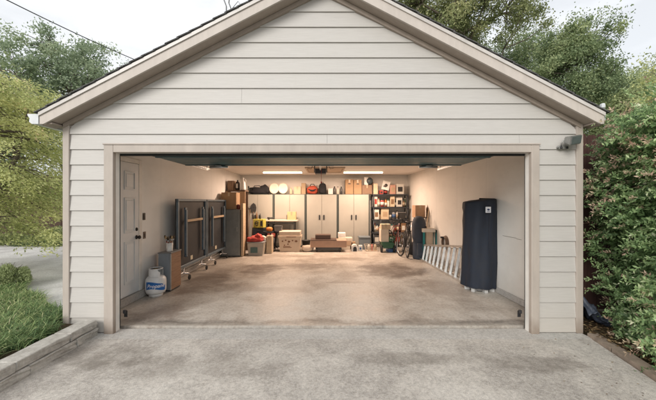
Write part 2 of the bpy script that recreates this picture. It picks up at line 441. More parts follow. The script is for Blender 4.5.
# sheathing behind the siding so no light leaks; interior front wall
m = MB()
m.prism([(XL+.02, 0), (OL-.03, 0), (OL-.03, HZ+.03), (OR_+.03, HZ+.03), (OR_+.03, 0), (XR-.02, 0), (XR-.02, 2.45), (AX, 2.45+3.05*S), (XL+.02, 2.45)], 3.604, 3.66)
gp(m, 'front_wall', DRYL)
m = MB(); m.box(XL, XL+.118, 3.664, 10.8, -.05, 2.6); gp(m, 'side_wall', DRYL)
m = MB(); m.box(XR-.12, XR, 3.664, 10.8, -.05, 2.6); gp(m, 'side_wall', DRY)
m = MB(); m.box(XL+.12, XR-.122, 10.7, 10.8, -.05, 2.6); gp(m, 'back_wall', DRY)
m = MB(); m.box(XL+.12, XR-.122, 3.664, 10.698, 2.49, 2.56); gp(m, 'ceiling', CEIL)
# concrete stem wall along the left
CURB = drive_mat('stem wall concrete', (.42, .39, .35), (.30, .27, .24), (.5, .47, .43), False)
m = MB(); m.box(XL+.12, XL+.18, 3.672, 10.69, .002, .115, .006); gp(m, 'stem_wall', CURB)
m = MB(); m.box(XR-.16, XR-.122, 3.672, 10.69, .002, .09, .006); gp(m, 'stem_wall', CURB)
# corner boards
for (a, b_) in ((XL, XL+.075), (XR-.078, XR)):
    m = MB(); m.box(a, b_, 3.565, 3.602, -.02, 2.52, .003); m.box(a+(.0 if a < 0 else .05), b_-(.05 if a < 0 else 0), 3.6022, 3.66, -.02, 2.44, .002); gp(m, 'corner_board', TRIM)
# door casing
m = MB(); m.box(OL-.11, OL, 3.55, 3.603, -.03, HZ+.088, .004); gp(m, 'door_casing', TRIM)
m = MB(); m.box(OR_, OR_+.095, 3.55, 3.603, -.03, HZ+.088, .004); gp(m, 'door_casing', TRIM)
m = MB(); m.box(OL+.0005, OR_-.0005, 3.55, 3.603, HZ, HZ+.088, .004); m.box(OL-.12, OR_+.105, 3.542, 3.604, HZ+.089, HZ+.106, .003); gp(m, 'door_casing', TRIM)
m = MB(); m.box(OL-.03, OL-.002, 3.604, 3.67, -.02, HZ+.02); gp(m, 'jamb', JAMB)
m = MB(); m.box(OR_+.002, OR_+.03, 3.604, 3.67, -.02, HZ+.02); gp(m, 'jamb', JAMB)
m = MB(); m.box(OL, OR_, 3.604, 3.67, HZ+.003, HZ+.03); gp(m, 'jamb', JAMB)
m = MB(); m.box(OL, OR_, 3.672, 3.684, HZ-.025, HZ+.05); m.box(OL-.035, OL+.001, 3.672, 3.68, 0, HZ-.026); m.box(OR_-.001, OR_+.035, 3.672, 3.68, 0, HZ-.026); gp(m, 'weather_strip', RUBBER)
# frieze boards following the gable
def rake(m, x_out, zc_top, zc_bot, y0, y1, side, mat=0, cut=None):
    """band between two parallel sloping lines from the apex to x_out"""
    s = side; xo = AX+s*x_out
    zt0, zb0 = zc_top, zc_bot
    zt1, zb1 = zc_top-x_out*S, zc_bot-x_out*S
    poly = [(AX, zt0), (xo, zt1), (xo, zb1 if cut is None else max(zb1, cut)), (AX, zb0)]
    if cut is not None and zb1 < cut:
        poly = [(AX, zt0), (xo, zt1), (xo, cut), (AX+s*(zc_bot-cut)/S, cut), (AX, zb0)]
    m.prism(poly, y0, y1, mat)
FB = 4.068; FT = 4.208            # fascia lower / upper lines at the apex
for s in (-1, 1):
    m = MB(); rake(m, 3.07, FB+.0, 4.016, 3.556, 3.602, s); gp(m, 'frieze_board', SOFF_SHADE)
    m = MB(); rake(m, 3.19, FB+.022, FB+.004, 3.426, 3.60, s); gp(m, 'soffit', SOFF_SHADE)
    m = MB(); rake(m, 3.20, FT, FB, 3.40, 3.424, s, cut=2.424); gp(m, 'fascia', FASC)
    m = MB(); rake(m, 3.205, FT+.012, FT-.028, 3.386, 3.399, s); gp(m, 'drip_edge', M('pale metal edge', (.5, .47, .44), .4))
    # eave box (side overhang)
    xo = AX+s*3.19; xi = XL if s < 0 else XR
    m = MB(); m.box(min(xo, xi-s*.0), max(xo, xi), 3.428, 10.9, 2.432, 2.45); m.box(xo-s*.02, xo, 3.428, 10.9, 2.451, 2.53); gp(m, 'eave_soffit', SOFF_SHADE)
rf = MB()
for s in (-1, 1):
    # shingle courses as thin overlapping strips, so that the rake edge is stepped
    n = 24; L = 3.23
    for i in range(n):
        a0 = L*i/n; a1 = L*(i+1)/n+.02
        z_a = FT+.016-a0*S; z_b = FT+.016-a1*S
        t = random.uniform(-.004, .004)
        rf.prism([(AX+s*a0, z_a), (AX+s*a1, z_b+.012), (AX+s*a1, z_b+.024), (AX+s*a0, z_a+.013)], 3.375+t, 10.95)
rf.box(AX-.12, AX+.12, 3.37, 10.95, FT+.02-.05, FT+.03)
gp(rf, 'roof', SHING)
gu = M('white gutter metal', (.58, .60, .61), .3, .0, grime=.15)
m = MB(); x0 = AX+3.203
m.box(x0, x0+.03, 3.41, 3.50, 2.47, 2.60, .006); m.box(x0-.03, x0+.012, 3.39, 3.44, 2.601, 2.66, .012)
gp(m, 'eave_flashing', gu)
for s in (-1,):
    x0 = AX+s*3.216
    prof = [(0, 2.54), (0, 2.425), (.075, 2.425), (.105, 2.45), (.10, 2.49), (.125, 2.525), (.125, 2.538)]
    th = .004
    m = MB()
    m.prism([(x0+s*x, z_) for x, z_ in prof], 3.402, 3.406)
    outer = [(x0+s*x, z_) for x, z_ in prof]; inner = [(x0+s*(x*.93+.004), z_+.004) for x, z_ in prof]
    for i in range(len(prof)-1):
        m.prism([outer[i], outer[i+1], inner[i+1], inner[i]], 3.407, 10.9)
    gp(m, 'gutter', gu)

# ------------------------------------------------ overhead door (open, lying under the ceiling) and its tracks
DOORU = M('dark teal steel door', (.06, .135, .15), .42, .2, var=.25, scale=4, grime=.3)
RIB = M('grey teal door rail', (.15, .22, .24), .4, .3, var=.2)
m = MB(); zc = 2.19
for i in range(4):
    y0 = 3.72+i*.40; m.box(-2.46, 2.40, y0, y0+.392, zc, zc+.045, .003)
gd = gp(m, 'overhead_door', DOORU)
m = MB()
for y0 in (4.32, 5.25): m.box(-2.45, 2.39, y0, y0+.05, zc-.012, zc-.001, .003)
gp(m, 'door_rail', RIB, gd)
for s, X in ((-1, -2.475), (1, 2.415)):
    m = MB()
    m.box(X-.018, X+.018, 3.9, 6.4, 2.245, 2.252); m.box(X-.018, X-.013, 3.9, 6.4, 2.215, 2.245); m.box(X+.013, X+.018, 3.9, 6.4, 2.23, 2.245)
    m.tube([(X+s*.115, 3.73, .03), (X+s*.115, 3.73, 1.95), (X+s*.11, 3.77, 2.12), (X+s*.07, 3.86, 2.21), (X, 3.98, 2.235)], .014, 6)
    m.box(X-.012, X+.012, 6.30, 6.33, 2.25, 2.485)     # hanger
    gp(m, 'door_track', STEEL)
for X in (-1.85, 1.80):
    m = MB(); m.box(X-.10, X+.10, 5.26, 5.305, 2.135, 2.177, .003); m.tube([(X-.16, 5.24, 2.15), (X+.16, 5.24, 2.15)], .02, 8); m.box(X-.05, X+.05, 5.17, 5.25, 2.166, 2.174); gp(m, 'hinge_plate', STEEL, gd)
# threshold sensors
for X, nx in ((OL+.03, 1), (OR_-.03, -1)):
    m = MB(); m.box(X-.016, X+.016, 3.70, 3.73, .16, .205, .005); m.box(X-.02, X+.02, 3.732, 3.736, .11, .19); gp(m, 'door_sensor', BLACK)

# side door in the left wall
dw = M('pale grey door paint', (.66, .68, .69), .45, var=.06, scale=3, grime=.2)
X = XL+.118
m = MB(); ya, yb, zb, ztop = 4.02, 4.80, .125, 2.14
m.box(X+.001, X+.022, ya, yb, zb, ztop, .003)
for (u0, u1) in ((.10, .35), (.43, .68)):
    for (v0, v1) in ((.18, .82), (.95, 1.48), (1.60, 1.88)):
        yy0, yy1 = ya+u0, ya+u1
        for (a, b_, c, d) in ((yy0, yy1, zb+v0, zb+v0+.018), (yy0, yy1, zb+v1-.018, zb+v1), (yy0, yy0+.018, zb+v0+.0182, zb+v1-.0182), (yy1-.018, yy1, zb+v0+.0182, zb+v1-.0182)):
            m.box(X+.0225, X+.033, a, b_, c, d, .002)
        m.box(X+.0225, X+.030, yy0+.04, yy1-.04, zb+v0+.04, zb+v1-.04, .004)
sdo = gp(m, 'side_door', dw)
m = MB()
m.box(X+.001, X+.026, ya-.09, ya-.004, .118, ztop+.07, .003); m.box(X+.001, X+.026, yb+.004, yb+.08, .118, ztop+.07, .003); m.box(X+.001, X+.026, ya-.003, yb+.003, ztop+.004, ztop+.07, .003)
gp(m, 'door_frame', JAMB)
HW = M('black door hardware', (.03, .028, .026), .35, .5)
m = MB(); m.lathe([(0, 0), (.032, 0), (.032, .008), (.012, .012), (.012, .03), (.026, .036), (.03, .05), (.022, .064), (0, .068)], M=Matrix.Translation((X+.023, yb-.06, .985)) @ Matrix.Rotation(R(90), 4, 'Y')); gp(m, 'door_knob', HW, sdo)
m = MB(); m.lathe([(0, 0), (.028, 0), (.026, .012), (.012, .02), (0, .022)], M=Matrix.Translation((X+.023, yb-.06, 1.11)) @ Matrix.Rotation(R(90), 4, 'Y')); gp(m, 'dead_bolt', HW, sdo)
m = MB(); m.tube([(X+.024, 4.2, .72), (X+.06, 4.2, .71), (X+.075, 4.2, .66), (X+.05, 4.2, .61), (X+.024, 4.2, .60)], .009, 8); gp(m, 'pull_handle', HW, sdo)
for (yy, zz, nm, mm, lab) in ((4.97, 1.30, 'light_switch', HW, 'dark light switch plate on the left wall above the bronze outlet plate'), (4.98, .99, 'outlet_plate', M('bronze plate', (.16, .12, .09), .5, .3), 'bronze outlet plate on the left wall next to the door knob')):
    m = MB(); m.box(0, .007, -.036, .036, -.058, .058, .003); m.box(.0072, .012, -.012, .012, -.03, .03, .002, 1)
    o = m.build(nm, [mm, BLACK], loc=(X+.001, yy, zz)); tag(o, lab, 'switch plate' if 'switch' in nm else 'outlet')

# ------------------------------------------------ ceiling lights, hatch, opener
EM = bpy.data.materials.new('lit tube diffuser'); EM.use_nodes = True
_p = EM.node_tree.nodes['Principled BSDF']; _p.inputs['Base Color'].default_value = (.9, .85, .75, 1); _p.inputs['Emission Color'].default_value = (1, .80, .55, 1); _p.inputs['Emission Strength'].default_value = 5
for k, (xa, xb, lab) in enumerate(((-1.92, -.69, 'glowing four foot tube light on the ceiling, left one of the pair'), (.56, 1.79, 'glowing four foot tube light on the ceiling, right one of the pair'))):
    t = thing('ceiling_light', lab, 'light fixture', ((xa+xb)/2, 9.25, 2.488), 0, 'tube lights on the garage ceiling'); h = (xb-xa)/2
    m = MB(); m.box(-h, h, -.065, .065, -.022, -.001, .004); m.box(-h, -h+.02, -.045, .045, -.062, -.0225, .004); m.box(h-.02, h, -.045, .045, -.062, -.0225, .004); m.build('housing', WHITE, t)
    m = MB()
    for yy in (-.026, .026): m.tube([(-h+.021, yy, -.043), (h-.021, yy, -.043)], .018, 12)
    m.build('tube', EM, t)
    ld = bpy.data.lights.new('tube_light', 'AREA'); ld.shape = 'RECTANGLE'; ld.size = 1.15; ld.size_y = .09; ld.energy = 68; ld.color = (1, .71, .53)
    lo = bpy.data.objects.new('tube_light', ld); COL.objects.link(lo); lo.parent = t; lo.location = (0, 0, -.07)
m = MB()
for a in ((-.55, .55, 0, .05), (-.55, .55, 1.3, 1.35), (-.55, -.50, .0502, 1.2998), (.50, .55, .0502, 1.2998)): m.box(a[0], a[1], a[2], a[3], -.028, 0, .003)
m.box(-.498, .498, .052, 1.298, -.012, -.001)
o = m.build('attic_hatch', wood_mat('hatch wood', (.42, .30, .2), (.55, .42, .3)), loc=(0, 8.15, 2.489)); tag(o, 'wooden framed attic hatch in the ceiling between the two tube lights', 'hatch')
t = thing('door_opener', 'dark garage door opener with its rail hanging from the middle of the ceiling', 'door opener', (-.1, 6.9, 2.2))
m = MB(); m.box(-.13, .13, -.15, .18, -.02, .10, .02, seg=2); m.build('motor_housing', M('dark grey steel', (.06, .06, .065), .4, .4), t)
m = MB(); m.box(-.018, .018, -3.2, -.16, .05, .08); m.build('rail', STEEL, t)
m = MB()
for sx in (-1, 1): m.box(sx*.14-.012, sx*.14+.012, .0, .004, .02, .288); m.tube([(sx*.13, 0, .28), (sx*.22, 0, .10), (sx*.30, 0, .12)], .006, 6)
m.box(-.30, .30, -.004, -.001, .165, .19); m.build('hanger_bracket', M('dark bracket steel', (.08, .08, .085), .5, .5), t)
m = MB(); m.tube([(.02, -.5, .05), (.02, -.5, -.22)], .004, 6); m.lathe([(0, -.02), (.014, -.016), (.014, .016), (0, .02)], c=(.02, -.5, -.24), n=10); m.build('release_cord', M('red handle', (.4, .03, .02), .5), t)

# ------------------------------------------------ flood light on the front wall, right
t = thing('flood_light', 'grey flood light tilted down on the siding at the right of the door', 'flood light', (at(562.5, 3.57), 3.58, zt(146.5, 3.57)))
FG = M('weathered grey cast metal', (.30, .30, .285), .5, .4, var=.25, scale=20, grime=.4)
m = MB(); m.box(-.055, .055, -.03, .0, -.032, .008, .006, seg=2); m.tube([(-.03, -.03, -.01), (-.045, -.05, .03), (-.035, -.07, .06)], .007, 8); m.tube([(-.062, -.018, -.02), (-.066, -.03, .0)], .012, 8); m.build('mount', FG, t)
Mx = Matrix.Translation((.035, -.10, .062)) @ Matrix.Rotation(R(22), 4, 'Z') @ Matrix.Rotation(R(14), 4, 'X') @ Matrix.Rotation(R(-10), 4, 'Y')
m = MB(); b = bmesh.new(); bmesh.ops.create_cube(b, size=1)
for v in b.verts:
    k = 1.0 if v.co.y < 0 else .6
    v.co = Vector((v.co.x*.19*k, v.co.y*.10, v.co.z*.11*k))
bmesh.ops.bevel(b, geom=b.edges[:], offset=.008, segments=2, affect='EDGES'); m.bm(b, 0, False, Mx); m.build('lamp_head', FG, t)
m = MB(); m.box(-.083, .083, -.054, -.0505, -.044, .044, .001, M=Mx); m.build('lens', M('dusty lamp glass', (.11, .13, .125), .15, .0, var=.2), t)
for sx in (-.035, .035): m = MB(); m.lathe([(.012, -.012), (.012, .012)], c=(sx, -.036, -.02), n=10); m.build('bolt', BLACK, t)

# rods on the roof slope
m = MB()
m.tube([(0, 0, -.02), (0, 0, .18), (-.03, 0, .26), (-.03, 0, .34), (.0, 0, .42), (.03, 0, .52)], .008, 6); m.tube([(.06, 0, -.05), (.06, 0, .14), (.03, 0, .22), (.04, 0, .32), (.07, 0, .50)], .008, 6); m.tube([(.06, .0, .14), (.14, 0, .24), (.2, 0, .16)], .004, 6); m.box(-.03, .1, -.03, .03, -.06, -.015)
o = m.build('roof_mast', M('grey mast', (.16, .16, .16), .5, .3), loc=(-1.19, 3.62, 3.72)); tag(o, 'pair of thin bent grey rods standing on the left roof slope near the peak', 'roof mast')

# power line
def sag(p0, p1, sg, n=24):
    p0, p1 = Vector(p0), Vector(p1)
    return [p0.lerp(p1, i/n)-Vector((0, 0, sg*4*(i/n)*(1-i/n))) for i in range(n+1)]
D1, D2 = 8, 14
m = MB(); m.tube(sag((at(-60, D1), D1, zt(-34, D1)), (at(160, D2), D2, zt(70, D2)), .12), .016, 6)
m.tube([(at(160, D2), D2, zt(70, D2)), (-4, 30, 9.5)], .016, 6)
o = m.build('power_line', M('black cable', (.06, .06, .06), .6)); tag(o, 'black overhead cable crossing the sky above the left trees', 'power line')

# fences
def fence(name, label, x0, x1, y, h, mat, hstep=0):
    t = thing(name, label, 'fence', ((x0+x1)/2, y, 0)); cx = (x0+x1)/2
    m = MB(); x = x0-cx
    while x < x1-cx:
        w_ = .138; dz = random.uniform(-.012, .012); dy = random.uniform(0, .006)
        m.prism([(x, .02), (x+w_, .02), (x+w_, h-.04+dz), (x+w_-.03, h+dz), (x+.03, h+dz), (x, h-.04+dz)], dy, dy+.018); x += w_+.006
    m.build('board_panel', mat, t)
    for zz in (.35, h*.5, h-.3):
        m = MB(); m.box(x0-cx, x1-cx, .026, .064, zz-.045, zz+.045); m.build('rail', mat, t)
    x = x0-cx
    while x <= x1-cx: 
        m = MB(); m.box(x, x+.09, .065, .155, 0, h-.05); m.build('post', mat, t); x += 2.4
    return t
FM = fence_mat('dark stained cedar', (.05, .031, .023), (.10, .065, .047))
FM2 = fence_mat('red brown fence board', (.045, .022, .018), (.085, .042, .034))
fence('wooden_fence', 'tall dark brown board fence beyond the path at the left of the garage', -24, -3.2, 10.6, 2.5, FM)
fence('wooden_fence', 'dark red brown board fence between the garage and the hedge on the right', 3.14, 9.2, 4.25, 2.5, FM2)
# ------------------------------------------------------------------ vegetation
def rot_frames(n, rng, up=0.0, droop=0.0):
    d = rng.normal(size=(n, 3)); d[:, 2] -= droop; d /= np.linalg.norm(d, axis=1)[:, None]
    a = rng.normal(size=(n, 3)); a[:, 2] += up
    nn = a - d*np.sum(a*d, axis=1)[:, None]; nn /= np.linalg.norm(nn, axis=1)[:, None]
    return d, nn
def leaf_obj(name, P, d, nn, L, W, tint, mat, parent=None, fold=.25, loc=None):
    """one mesh of pointed folded leaves: P base points, d long axis, nn normal"""
    n = len(P); L = np.broadcast_to(L, n)[:, None]; W = np.broadcast_to(W, n)[:, None]
    s_ = np.cross(d, nn)
    V = np.empty((n, 4, 3)); V[:, 0] = P; V[:, 1] = P+d*L*.45+s_*W*.5+nn*W*fold; V[:, 2] = P+d*L; V[:, 3] = P+d*L*.45-s_*W*.5+nn*W*fold
    me = bpy.data.meshes.new(name); me.vertices.add(n*4); me.vertices.foreach_set('co', V.reshape(-1).astype(np.float32))
    me.loops.add(n*6); me.polygons.add(n*2)
    b = np.arange(n)[:, None]*4
    li = np.concatenate([b, b+1, b+2, b, b+2, b+3], axis=1).reshape(-1)
    me.loops.foreach_set('vertex_index', li.astype(np.int32))
    me.polygons.foreach_set('loop_start', (np.arange(n*2)*3).astype(np.int32)); me.polygons.foreach_set('loop_total', np.full(n*2, 3, np.int32))
    me.update(calc_edges=True); me.validate()
    at_ = me.attributes.new('tint', 'FLOAT', 'FACE'); at_.data.foreach_set('value', np.repeat(np.clip(tint, 0, 1), 2).astype(np.float32))
    me.materials.append(mat)
    o = bpy.data.objects.new(name, me); COL.objects.link(o)
    if parent is not None: o.parent = parent
    if loc is not None: o.location = loc
    return o
BARK = wood_mat('grey brown bark', (.06, .045, .035), (.16, .13, .10), (3, 3, 1.2), .9)

def tree(name, label, cat, base, trunk_h, cc, rad, nclump, nleaf, leafL, leafW, mat, clump_r, rng, trunk_r=.2, up=.8, droop=.2, flat=1.0, group=None, shell=.45, nl=7, lo=None):
    """base world, cc crown centre relative to base, rad three radii"""
    t = thing(name, label, cat, base, 0, group)
    cc = np.array(cc, float); rad = np.array(rad, float)
    # clump centres: uneven ellipsoid
    dirs = rng.normal(size=(nclump, 3)); dirs /= np.linalg.norm(dirs, axis=1)[:, None]
    lob = rng.normal(size=(9, 3)); lob /= np.linalg.norm(lob, axis=1)[:, None]
    amp = 1+.28*np.max(dirs @ lob.T, axis=1)**3-.16*rng.random(nclump)
    rr = (shell+(1-shell)*rng.random(nclump)**.7)*amp
    C = cc+dirs*rad*rr[:, None]
    if lo is not None: C[:, 2] = np.maximum(C[:, 2], lo+rng.random(nclump)*.4)
    # limbs
    m = MB(); tr = []
    for k in range(7):
        u = k/6; tr.append(Vector((cc[0]*u*.75+rng.normal()*.04*rad[0]*u, cc[1]*u*.75+rng.normal()*.04*rad[0]*u, trunk_h*u+(cc[2]+rad[2]*.25-trunk_h)*max(0, u-.35)/.65*1.0 if u > .35 else trunk_h*u)))
    m.tube(tr, [trunk_r*(1.15-.9*k/6) for k in range(7)], 9)
    nodes = []
    for i in range(nl):
        k = 2+int(rng.integers(0, 4)); p0 = tr[k]; j = int(rng.integers(0, nclump)); p2 = Vector(C[j]); p2 = p0.lerp(p2, .8)
        mid = p0.lerp(p2, .5)+Vector((rng.normal()*.08, rng.normal()*.08, .1*abs(rng.normal())))*rad[0]
        pts = [p0, p0.lerp(mid, .5)+Vector((0, 0, .02*rad[2])), mid, mid.lerp(p2, .5), p2]
        r0 = trunk_r*.42; m.tube(pts, [r0, r0*.8, r0*.6, r0*.4, r0*.22], 6); nodes += pts[1:]
    nodes += tr[3:]
    NA = np.array([list(p) for p in nodes])
    for c in C:
        j = int(np.argmin(np.sum((NA-c)**2, axis=1))); p0 = Vector(NA[j]); p2 = Vector(c)
        mid = p0.lerp(p2, .55)+Vector(rng.normal(size=3))*.05*rad[0]
        m.tube([p0, mid, p2], [trunk_r*.14, trunk_r*.09, trunk_r*.04], 4, cap=False)
    m.build('trunk', BARK, t)
    k = rng.poisson(nleaf, nclump); idx = np.repeat(np.arange(nclump), k); n = len(idx)
    cs = clump_r*(.6+.7*rng.random(nclump))
    off = rng.normal(size=(n, 3))*cs[idx][:, None]*np.array([1, 1, flat])*.55
    P = C[idx]+off
    d, nn = rot_frames(n, rng, up, droop)
    tint = .5+.2*rng.normal(size=nclump)[idx]+.16*rng.normal(size=n)
    sz = .7+.6*rng.random(n)
    leaf_obj('crown', P, d, nn, leafL*sz, leafW*sz, tint, mat, t)
    return t

L_OAK = leaf_mat('oak leaf', [(0, (.11, .13, .06)), (.45, (.21, .24, .11)), (.75, (.33, .355, .17)), (1, (.50, .48, .26))], .45, .6, 1.3)
L_BLUE = leaf_mat('grey green leaf', [(0, (.13, .17, .11)), (.5, (.25, .31, .20)), (1, (.42, .47, .31))], .45, .6, 1.3)
L_DARK = leaf_mat('deep green leaf', [(0, (.09, .125, .065)), (.5, (.18, .235, .12)), (1, (.36, .40, .21))], .45, .6, 1.3)
L_PALE = leaf_mat('pale green leaf', [(0, (.17, .20, .10)), (.5, (.29, .34, .17)), (1, (.48, .52, .28))], .45, .6, 1.3)
L_MAP = leaf_mat('yellow green maple leaf', [(0, (.15, .18, .07)), (.25, (.26, .285, .12)), (.5, (.39, .40, .18)), (.75, (.54, .45, .22)), (1, (.54, .34, .21))], .5, .5, 1.7)
rng = np.random.default_rng(5)
tree('broadleaf_tree', 'grey green leafy tree rising behind the roof at the upper left', 'tree', (at(72, 20), 20, 0), 6.5, (0, 0, zt(74, 20)), (3.9, 3, 2.3), 170, 130, .16, .085, L_BLUE, .55, rng, .22, shell=.25, flat=.6)
tree('oak_tree', 'large open crowned oak tree above the right roof slope', 'tree', (at(455, 21), 21, 0), 8, (0, 0, 15.5), (5.3, 4.5, 4.6), 300, 190, .15, .085, L_OAK, .62, rng, .33, shell=.25, nl=12, flat=.7)
tree('broadleaf_tree', 'dense dark green tree right of the oak behind the garage', 'tree', (at(572, 17), 17, 0), 4.5, (0, 0, zt(76, 17)), (2.1, 2, 3.0), 220, 190, .12, .07, L_DARK, .45, rng, .2, shell=.3)
GB = 'trees beyond the garage at the right'
tree('background_tree', 'low green tree crown just above the right eave between the dense tree and the hedge', 'tree', (at(612, 24), 24, 0), 4, (0, 0, zt(112, 24)), (3.6, 3, 2.9), 150, 200, .15, .09, L_PALE, .85, rng, .2, group=GB, shell=.2)
tree('background_tree', 'pale green tree above the hedge at the right edge of the view', 'tree', (at(652, 30), 30, 0), 5, (0, 0, zt(105, 30)), (4.5, 3, 3.0), 150, 200, .18, .11, L_PALE, 1.0, rng, .25, group=GB, shell=.2)
tree('background_tree', 'green tree behind the roof below the large oak', 'tree', (at(505, 27), 27, 0), 5, (0, 0, zt(75, 27)), (4.6, 3, 3.6), 170, 200, .17, .10, L_DARK, .9, rng, .25, group=GB, shell=.2)
tree('young_tree', 'yellowish leaved tree top at the far right above the hedge', 'tree', (at(678, 11), 11, 0), 2.5, (0, 0, zt(92, 11)), (1.15, 1, 1.35), 70, 90, .10, .05, L_MAP, .4, rng, .09, shell=.2)
tree('background_tree', 'dark green tree seen low through the maple beyond the left fence', 'tree', (at(-10, 16), 16, 0), 3, (0, 0, zt(120, 16)), (3.2, 3, 3.4), 130, 120, .17, .09, L_DARK, .8, rng, .2, shell=.2)

# Japanese maple: layered drooping sprays
def maple(base, rng):
    t = thing('japanese_maple', 'yellow green japanese maple with drooping layered sprays at the left edge', 'tree', base)
    m = MB(); 
    for k in range(4):
        a = 1.1*k; m.tube([(0, 0, 0), (.12*math.cos(a), .12*math.sin(a), .5), (.45*math.cos(a), .4*math.sin(a), 1.3), (.8*math.cos(a+.3), .8*math.sin(a+.3), 2.4), (.9*math.cos(a+.5), .9*math.sin(a+.5), 3.4)], [.08, .07, .055, .035, .012], 8)
    sprays = []
    PP = []; DD = []; NN = []; LL = []; TT = []
    ns = 230
    for i in range(ns):
        z = .85+3.2*rng.random()
        a = rng.random()*2*PI
        Rz = 1.95*math.sqrt(max(.05, 1-((z-2.1)/2.35)**2))
        if z < 1.4: Rz = 1.95
        r1 = Rz*(.55+.5*rng.random())
        tip = np.array([r1*math.cos(a), r1*math.sin(a)*.95, z-.22])
        inn = np.array([.3*math.cos(a), .3*math.sin(a), z+.15])
        m.tube([Vector(inn), Vector(inn*.5+tip*.5+np.array([0, 0, .22])), Vector(tip)], [.014, .009, .003], 4, cap=False)
        ll = .75+.5*rng.random(); nlf = 330
        ang = a+rng.normal()*.25; c, s = math.cos(ang), math.sin(ang)
        u = rng.random(nlf)**.8*ll; v = rng.normal(size=nlf)*.17*(1.2-u/ll*.7)
        pz = rng.normal(size=nlf)*.07-.38*(u/ll)**2*ll*.7+.16
        cen = tip-np.array([c, s, 0])*ll*.6
        P = np.stack([cen[0]+u*c-v*s, cen[1]+u*s+v*c, cen[2]+pz], 1)
        d = np.stack([c+rng.normal(size=nlf)*.7, s+rng.normal(size=nlf)*.7, -.45+rng.normal(size=nlf)*.35], 1); d /= np.linalg.norm(d, axis=1)[:, None]
        nr = rng.normal(size=(nlf, 3))*.75+np.array([0, 0, 1.0]); nr -= d*np.sum(nr*d, axis=1)[:, None]; nr /= np.linalg.norm(nr, axis=1)[:, None]
        PP.append(P); DD.append(d); NN.append(nr); LL.append(.045+.03*rng.random(nlf))
        TT.append(.32+.14*rng.normal()+.13*rng.normal(size=nlf)+.16*(z/4)+.14*(u/ll > .8))
    m.build('trunk', BARK, t)
    P = np.concatenate(PP)
    leaf_obj('crown', P, np.concatenate(DD), np.concatenate(NN), np.concatenate(LL), np.concatenate(LL)*.42, np.concatenate(TT), L_MAP, t)
maple((-7.05, 5.9, .1), rng)

